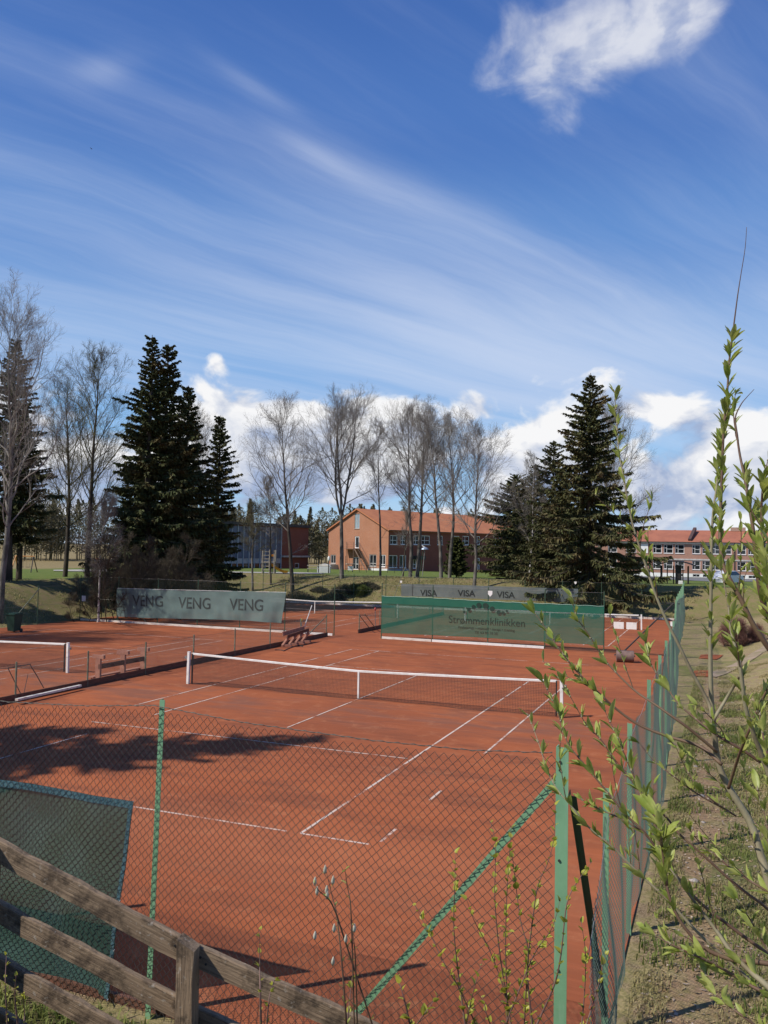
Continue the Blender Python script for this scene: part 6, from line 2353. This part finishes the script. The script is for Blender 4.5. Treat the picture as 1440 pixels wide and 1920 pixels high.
WIL = [  # tip -> root polylines, depth tip, depth root, radius tip, radius root, leafy span, leaf step, leaf size
 ([(1362, 775), (1350, 835), (1345, 902), (1337, 960), (1334, 1037), (1333, 1108), (1332, 1200), (1333, 1290), (1338, 1360), (1347, 1430), (1367, 1477), (1407, 1543), (1425, 1600), (1440, 1650), (1470, 1790), (1500, 1960)], 2.35, 2.05, .0025, .0155, (.0, .42), .030, .052, 0),
 ([(1400, 426), (1397, 466), (1389, 516), (1383, 555), (1377, 601), (1368, 671), (1364, 728), (1357, 805), (1354, 882), (1351, 960), (1350, 1010), (1356, 1058), (1369, 1087), (1390, 1125), (1409, 1165), (1432, 1202), (1470, 1262), (1530, 1400)], 2.15, 2.0, .0013, .009, (.21, .75), .024, .050, 1),
 ([(1414, 730), (1400, 745), (1389, 759), (1379, 782), (1381, 809), (1387, 852), (1395, 890), (1402, 931), (1411, 985), (1417, 1042), (1425, 1108), (1440, 1156), (1480, 1250)], 2.0, 1.9, .0013, .0075, (.32, 1.0), .026, .056, 1),
 ([(1152, 734), (1156, 786), (1160, 844), (1167, 883), (1176, 933), (1188, 990), (1207, 1048), (1226, 1106), (1248, 1160), (1273, 1210), (1297, 1260), (1328, 1317), (1335, 1345)], 2.45, 2.15, .0018, .0065, (.0, .66), .034, .047, 0),
 ([(1003, 1150), (1035, 1195), (1043, 1210), (1080, 1257), (1120, 1297), (1160, 1333), (1200, 1360), (1250, 1380), (1313, 1400), (1353, 1433)], 2.45, 2.1, .0018, .0062, (.0, .55), .036, .052, 1),
 ([(1072, 1120), (1080, 1155), (1105, 1192), (1130, 1232), (1157, 1263), (1193, 1297), (1227, 1320), (1260, 1343), (1293, 1367), (1345, 1410)], 2.35, 2.1, .0015, .005, (.0, .45), .036, .046, 1),
 ([(1210, 1205), (1223, 1250), (1247, 1283), (1270, 1317), (1307, 1350), (1347, 1380), (1393, 1407), (1440, 1440), (1500, 1490)], 2.25, 2.0, .0016, .0055, (.0, .8), .040, .048, 1),
 ([(1018, 1278), (1043, 1327), (1063, 1390), (1093, 1430), (1137, 1483), (1173, 1527), (1210, 1563), (1255, 1625), (1310, 1690), (1380, 1745), (1440, 1790), (1500, 1850)], 2.35, 1.95, .0018, .006, (.0, .62), .036, .055, 1),
 ([(1047, 1270), (1070, 1307), (1100, 1360), (1127, 1387), (1157, 1433), (1190, 1470), (1220, 1507), (1250, 1533), (1275, 1565), (1317, 1602), (1358, 1640), (1400, 1675), (1440, 1705), (1500, 1770)], 2.3, 2.0, .0015, .005, (.0, .50), .038, .046, 1),
 ([(990, 1340), (1010, 1393), (1027, 1447), (1047, 1483), (1070, 1510), (1103, 1550), (1147, 1587), (1200, 1640), (1244, 1680), (1320, 1760), (1420, 1850), (1500, 1930)], 2.3, 1.9, .0014, .005, (.0, .58), .040, .045, 0),
 ([(1128, 1318), (1142, 1350), (1157, 1380), (1180, 1437), (1203, 1487), (1217, 1523), (1232, 1560), (1246, 1640), (1257, 1686), (1273, 1723), (1294, 1752), (1315, 1773), (1340, 1788), (1380, 1801), (1440, 1807), (1520, 1830)], 2.2, 1.85, .0016, .0072, (.0, .66), .034, .058, 1),
 ([(1240, 1600), (1252, 1622), (1265, 1640), (1286, 1669), (1317, 1711), (1344, 1746), (1369, 1782), (1405, 1820), (1440, 1850), (1500, 1910)], 2.0, 1.8, .002, .009, (.0, .8), .050, .055, 0),
 ([(1209, 1740), (1244, 1763), (1286, 1784), (1327, 1802), (1369, 1825), (1400, 1844), (1440, 1865), (1500, 1900)], 1.95, 1.8, .0018, .006, (.0, 1.0), .036, .055, 1),
 ([(1323, 1828), (1340, 1863), (1369, 1888), (1411, 1919), (1480, 1980)], 1.9, 1.8, .0015, .005, (.0, .8), .032, .050, 1),
 ([(1293, 1556), (1317, 1585), (1342, 1603), (1367, 1625), (1400, 1648), (1440, 1673), (1500, 1720)], 2.05, 1.9, .0015, .004, (.0, 1.0), .050, .050, 1),
 ([(1352, 1068), (1359, 1100), (1366, 1140), (1370, 1179), (1378, 1212), (1388, 1254), (1397, 1320), (1410, 1367), (1427, 1413), (1450, 1470), (1500, 1570)], 1.95, 1.85, .002, .0085, (.0, 1.0), .036, .052, 0),
 ([(1387, 1268), (1383, 1275), (1362, 1310), (1340, 1347), (1338, 1362)], 2.0, 2.12, .004, .006, (.2, .1), .04, .05, 0),
 ([(1442, 1285), (1425, 1320), (1403, 1373), (1387, 1413), (1375, 1450), (1366, 1478)], 1.9, 2.08, .003, .005, (.0, .6), .045, .045, 1),
 ([(1440, 862), (1432, 900), (1428, 950), (1430, 1010), (1436, 1070), (1452, 1150)], 1.85, 1.8, .002, .006, (.0, 1.0), .024, .055, 1),
 ([(1450, 1010), (1442, 1060), (1444, 1130), (1456, 1200)], 1.8, 1.78, .002, .005, (.0, 1.0), .030, .055, 1),
 ([(1424, 1340), (1432, 1385), (1446, 1430), (1480, 1500)], 1.8, 1.78, .002, .005, (.0, 1.0), .026, .055, 1),
 ([(1420, 1480), (1436, 1540), (1444, 1600), (1460, 1680)], 1.8, 1.78, .0015, .004, (.0, 1.0), .035, .05, 1),
 ([(1385, 1690), (1410, 1730), (1435, 1775), (1480, 1840)], 1.8, 1.78, .0015, .004, (.0, 1.0), .04, .05, 1),
 ([(1265, 1395), (1285, 1440), (1305, 1470), (1335, 1500), (1380, 1530)], 2.1, 2.05, .0012, .003, (.0, 1.0), .05, .045, 1),
 ([(1198, 1392), (1225, 1425), (1262, 1455), (1310, 1490), (1365, 1520)], 2.25, 2.1, .0012, .003, (.0, .7), .05, .042, 1),
 ([(1232, 1528), (1238, 1560), (1243, 1600), (1250, 1660)], 1.95, 1.92, .002, .005, (.0, 1.0), .022, .070, 1),
 ([(1092, 1500), (1130, 1520), (1165, 1535), (1210, 1563)], 2.2, 2.12, .0012, .003, (.0, .9), .03, .046, 1),
]
# ground point under the frame where the stems come together
WROOT = np.array([10.62 + 1.35, -24.67 + 1.55, 0.0]); WROOT[2] = gh(WROOT[0], WROOT[1])
t = thing('willow_shrub', 'leafy young willow with olive stems filling the right edge close to the camera', 'shrub', WROOT)
lm, bm = MB(), MB()
stems_ = []
for k, (pts, d0, d1, r0, r1, span, step, size, dark) in enumerate(WIL):
    P, R = shoot(pts, d0, d1, r0 * .8, r1 * .82)
    sb = MB().tube(P, R, 7)
    sb.build('stem', WBARKD if dark else WBARK, t, smooth=True)
    if span[1] > span[0]:
        put_leaves(lm, bm, P, step * .85, size * .88, 'willow', span[0], span[1], tipboost=1.1)
    stems_.append(P)
# fine side twigs
tm = MB()
for P in stems_:
    seg = np.linalg.norm(np.diff(P, axis=0), axis=1)
    L = seg.sum()
    for q in range(int(L * 3.2)):
        f = pg.uniform(.34, .86)
        i = int(f * (len(P) - 2))
        tdir = P[i] - P[i + 1]; tdir /= np.linalg.norm(tdir)
        a = np.cross(tdir, pg.normal(0, 1, 3)); a /= np.linalg.norm(a)
        sp = pg.uniform(.35, .8)
        d = tdir * cos(sp) + a * sin(sp) + np.array([0, 0, .25])
        d /= np.linalg.norm(d)
        n = 8
        ln = pg.uniform(.06, .22)
        pts_ = [P[i]]
        for k in range(n):
            d = d + pg.normal(0, .07, 3) + np.array([0, 0, .03]); d /= np.linalg.norm(d)
            pts_.append(pts_[-1] + d * ln / n)
        pts_ = np.array(pts_)
        tm.tube(pts_, np.linspace(.0015, .0006, n + 1), 4)
        put_leaves(lm, bm, pts_[::-1], .034, .034, 'willow', 0.0, .85, (2, 4), (.25, .8), 1.0, .0018)
tag(tm.build('twigs', WBARKD, t), kind='stuff')
tag(lm.build('leaves', WLEAF, t, smooth=True), kind='stuff')
tag(bm.build('buds', WBARK, t), kind='stuff')

# birch and willow shoots in front of the near fence
def sapling(label, stems, dep, name='birch_sapling', kind='birch', lsize=.050, step=.045, bark=BIRT, leafm=BLEAF, per=(1, 3), cat='sapling', group='birch saplings by the near fence'):
    P0 = atdep(*stems[0][-1], dep)
    g = np.array([P0[0], P0[1], gh(P0[0], P0[1])])
    t = thing(name, label, cat, g, group)
    lm, bm = MB(), MB()
    for k, pts in enumerate(stems):
        d = dep + pg.uniform(-.12, .12)
        P, R = shoot(pts, d, dep, .0016, .0042 + .0016 * (k == 0), .06)
        # carry the stem down to the bank
        e = P[-1]
        dirn = (P[-1] - P[-3]); dirn /= np.linalg.norm(dirn)
        ext = [e]
        for q in range(14):
            nx = ext[-1] + np.array([dirn[0] * .12, dirn[1] * .12, -abs(dirn[2]) * .16])
            ext.append(nx)
            if nx[2] < gh(nx[0], nx[1]) - .03: break
        P = np.concatenate([P, np.array(ext[1:])]); R = np.concatenate([R, np.full(len(ext) - 1, R[-1])])
        MB().tube(P, R, 6).build('stem', bark, t, smooth=True)
        put_leaves(lm, bm, P, step, lsize, kind, 0.0, .86, per, (.35, 1.15), 1.0, .003)
    tag(lm.build('leaves', leafm, t, smooth=True), kind='stuff')
    tag(bm.build('buds', bark, t), kind='stuff')
    return t


sapling('tallest birch sapling just left of the green corner post', [[(1042, 1510), (1039, 1569), (1028, 1615), (1009, 1660), (999, 1722), (992, 1780), (988, 1823), (997, 1913)], [(960, 1597), (966, 1649), (976, 1726), (990, 1778), (989, 1815)], [(1050, 1690), (1035, 1740), (1010, 1775), (996, 1800)]], 4.6)
sapling('birch sapling with three stems crossing the lower brace', [[(920, 1542), (929, 1587), (928, 1691), (938, 1795), (952, 1882), (958, 1930)], [(959, 1552), (952, 1646), (948, 1760), (950, 1860)], [(875, 1687), (889, 1726), (915, 1775), (940, 1840), (955, 1900)]], 4.7)
sapling('straight slim birch sapling below the middle of the brace', [[(854, 1600), (853, 1656), (851, 1743), (860, 1830), (872, 1920)], [(778, 1698), (809, 1757), (835, 1810), (858, 1847)], [(905, 1800), (890, 1850), (878, 1900)]], 4.9)
sapling('birch shoots crossing in front of the green corner post', [[(1108, 1618), (1085, 1650), (1063, 1694), (1052, 1788), (1039, 1847), (1005, 1925)], [(1136, 1790), (1122, 1847), (1101, 1917)], [(1090, 1730), (1098, 1790), (1096, 1860), (1090, 1930)]], 4.3)
sapling('low birch shoots by the bottom edge left of the brace', [[(745, 1830), (757, 1870), (770, 1925)], [(820, 1868), (800, 1895), (775, 1930)], [(905, 1870), (912, 1900), (925, 1935)], [(660, 1835), (655, 1880), (650, 1930)]], 4.4)
sapling('single thin birch shoot before the wooden rail', [[(487, 1743), (487, 1812), (488, 1860), (489, 1917)], [(515, 1838), (505, 1870), (500, 1925)]], 3.9, lsize=.03)
sapling('yellow green shoots low at the far lower left under the rails', [[(30, 1830), (28, 1870), (34, 1925)], [(12, 1790), (10, 1850), (14, 1925)], [(42, 1862), (46, 1895), (44, 1930)]], 4.1, lsize=.03)
t = sapling('willow shoot with silvery opening buds in front of the near fence', [[(612, 1635), (622, 1677), (631, 1715), (640, 1795), (647, 1885), (650, 1930)], [(589, 1656), (598, 1670), (618, 1688), (630, 1712)], [(660, 1735), (664, 1770), (666, 1795), (669, 1885)], [(647, 1632), (652, 1665), (657, 1694), (660, 1757)]], 4.0, 'willow_sapling', 'willow', .034, .12, WBARKD, WLEAF, (1, 2), group='x')
del t['group']
cb_ = MB()
for u, v in ((609, 1628), (590, 1650), (594, 1668), (613, 1676), (612, 1666), (624, 1648), (626, 1738), (664, 1738), (590, 1752), (624, 1800), (648, 1758)):
    p = atdep(u, v + 10, 4.0)
    q = atdep(u + 1, v - 6, 3.99)
    cb_.tube([p, p * .7 + q * .3, p * .35 + q * .65, q], [.004, .009, .007, .002], 7)
tag(cb_.build('silvery_buds', CATK, t, smooth=True), kind='stuff')
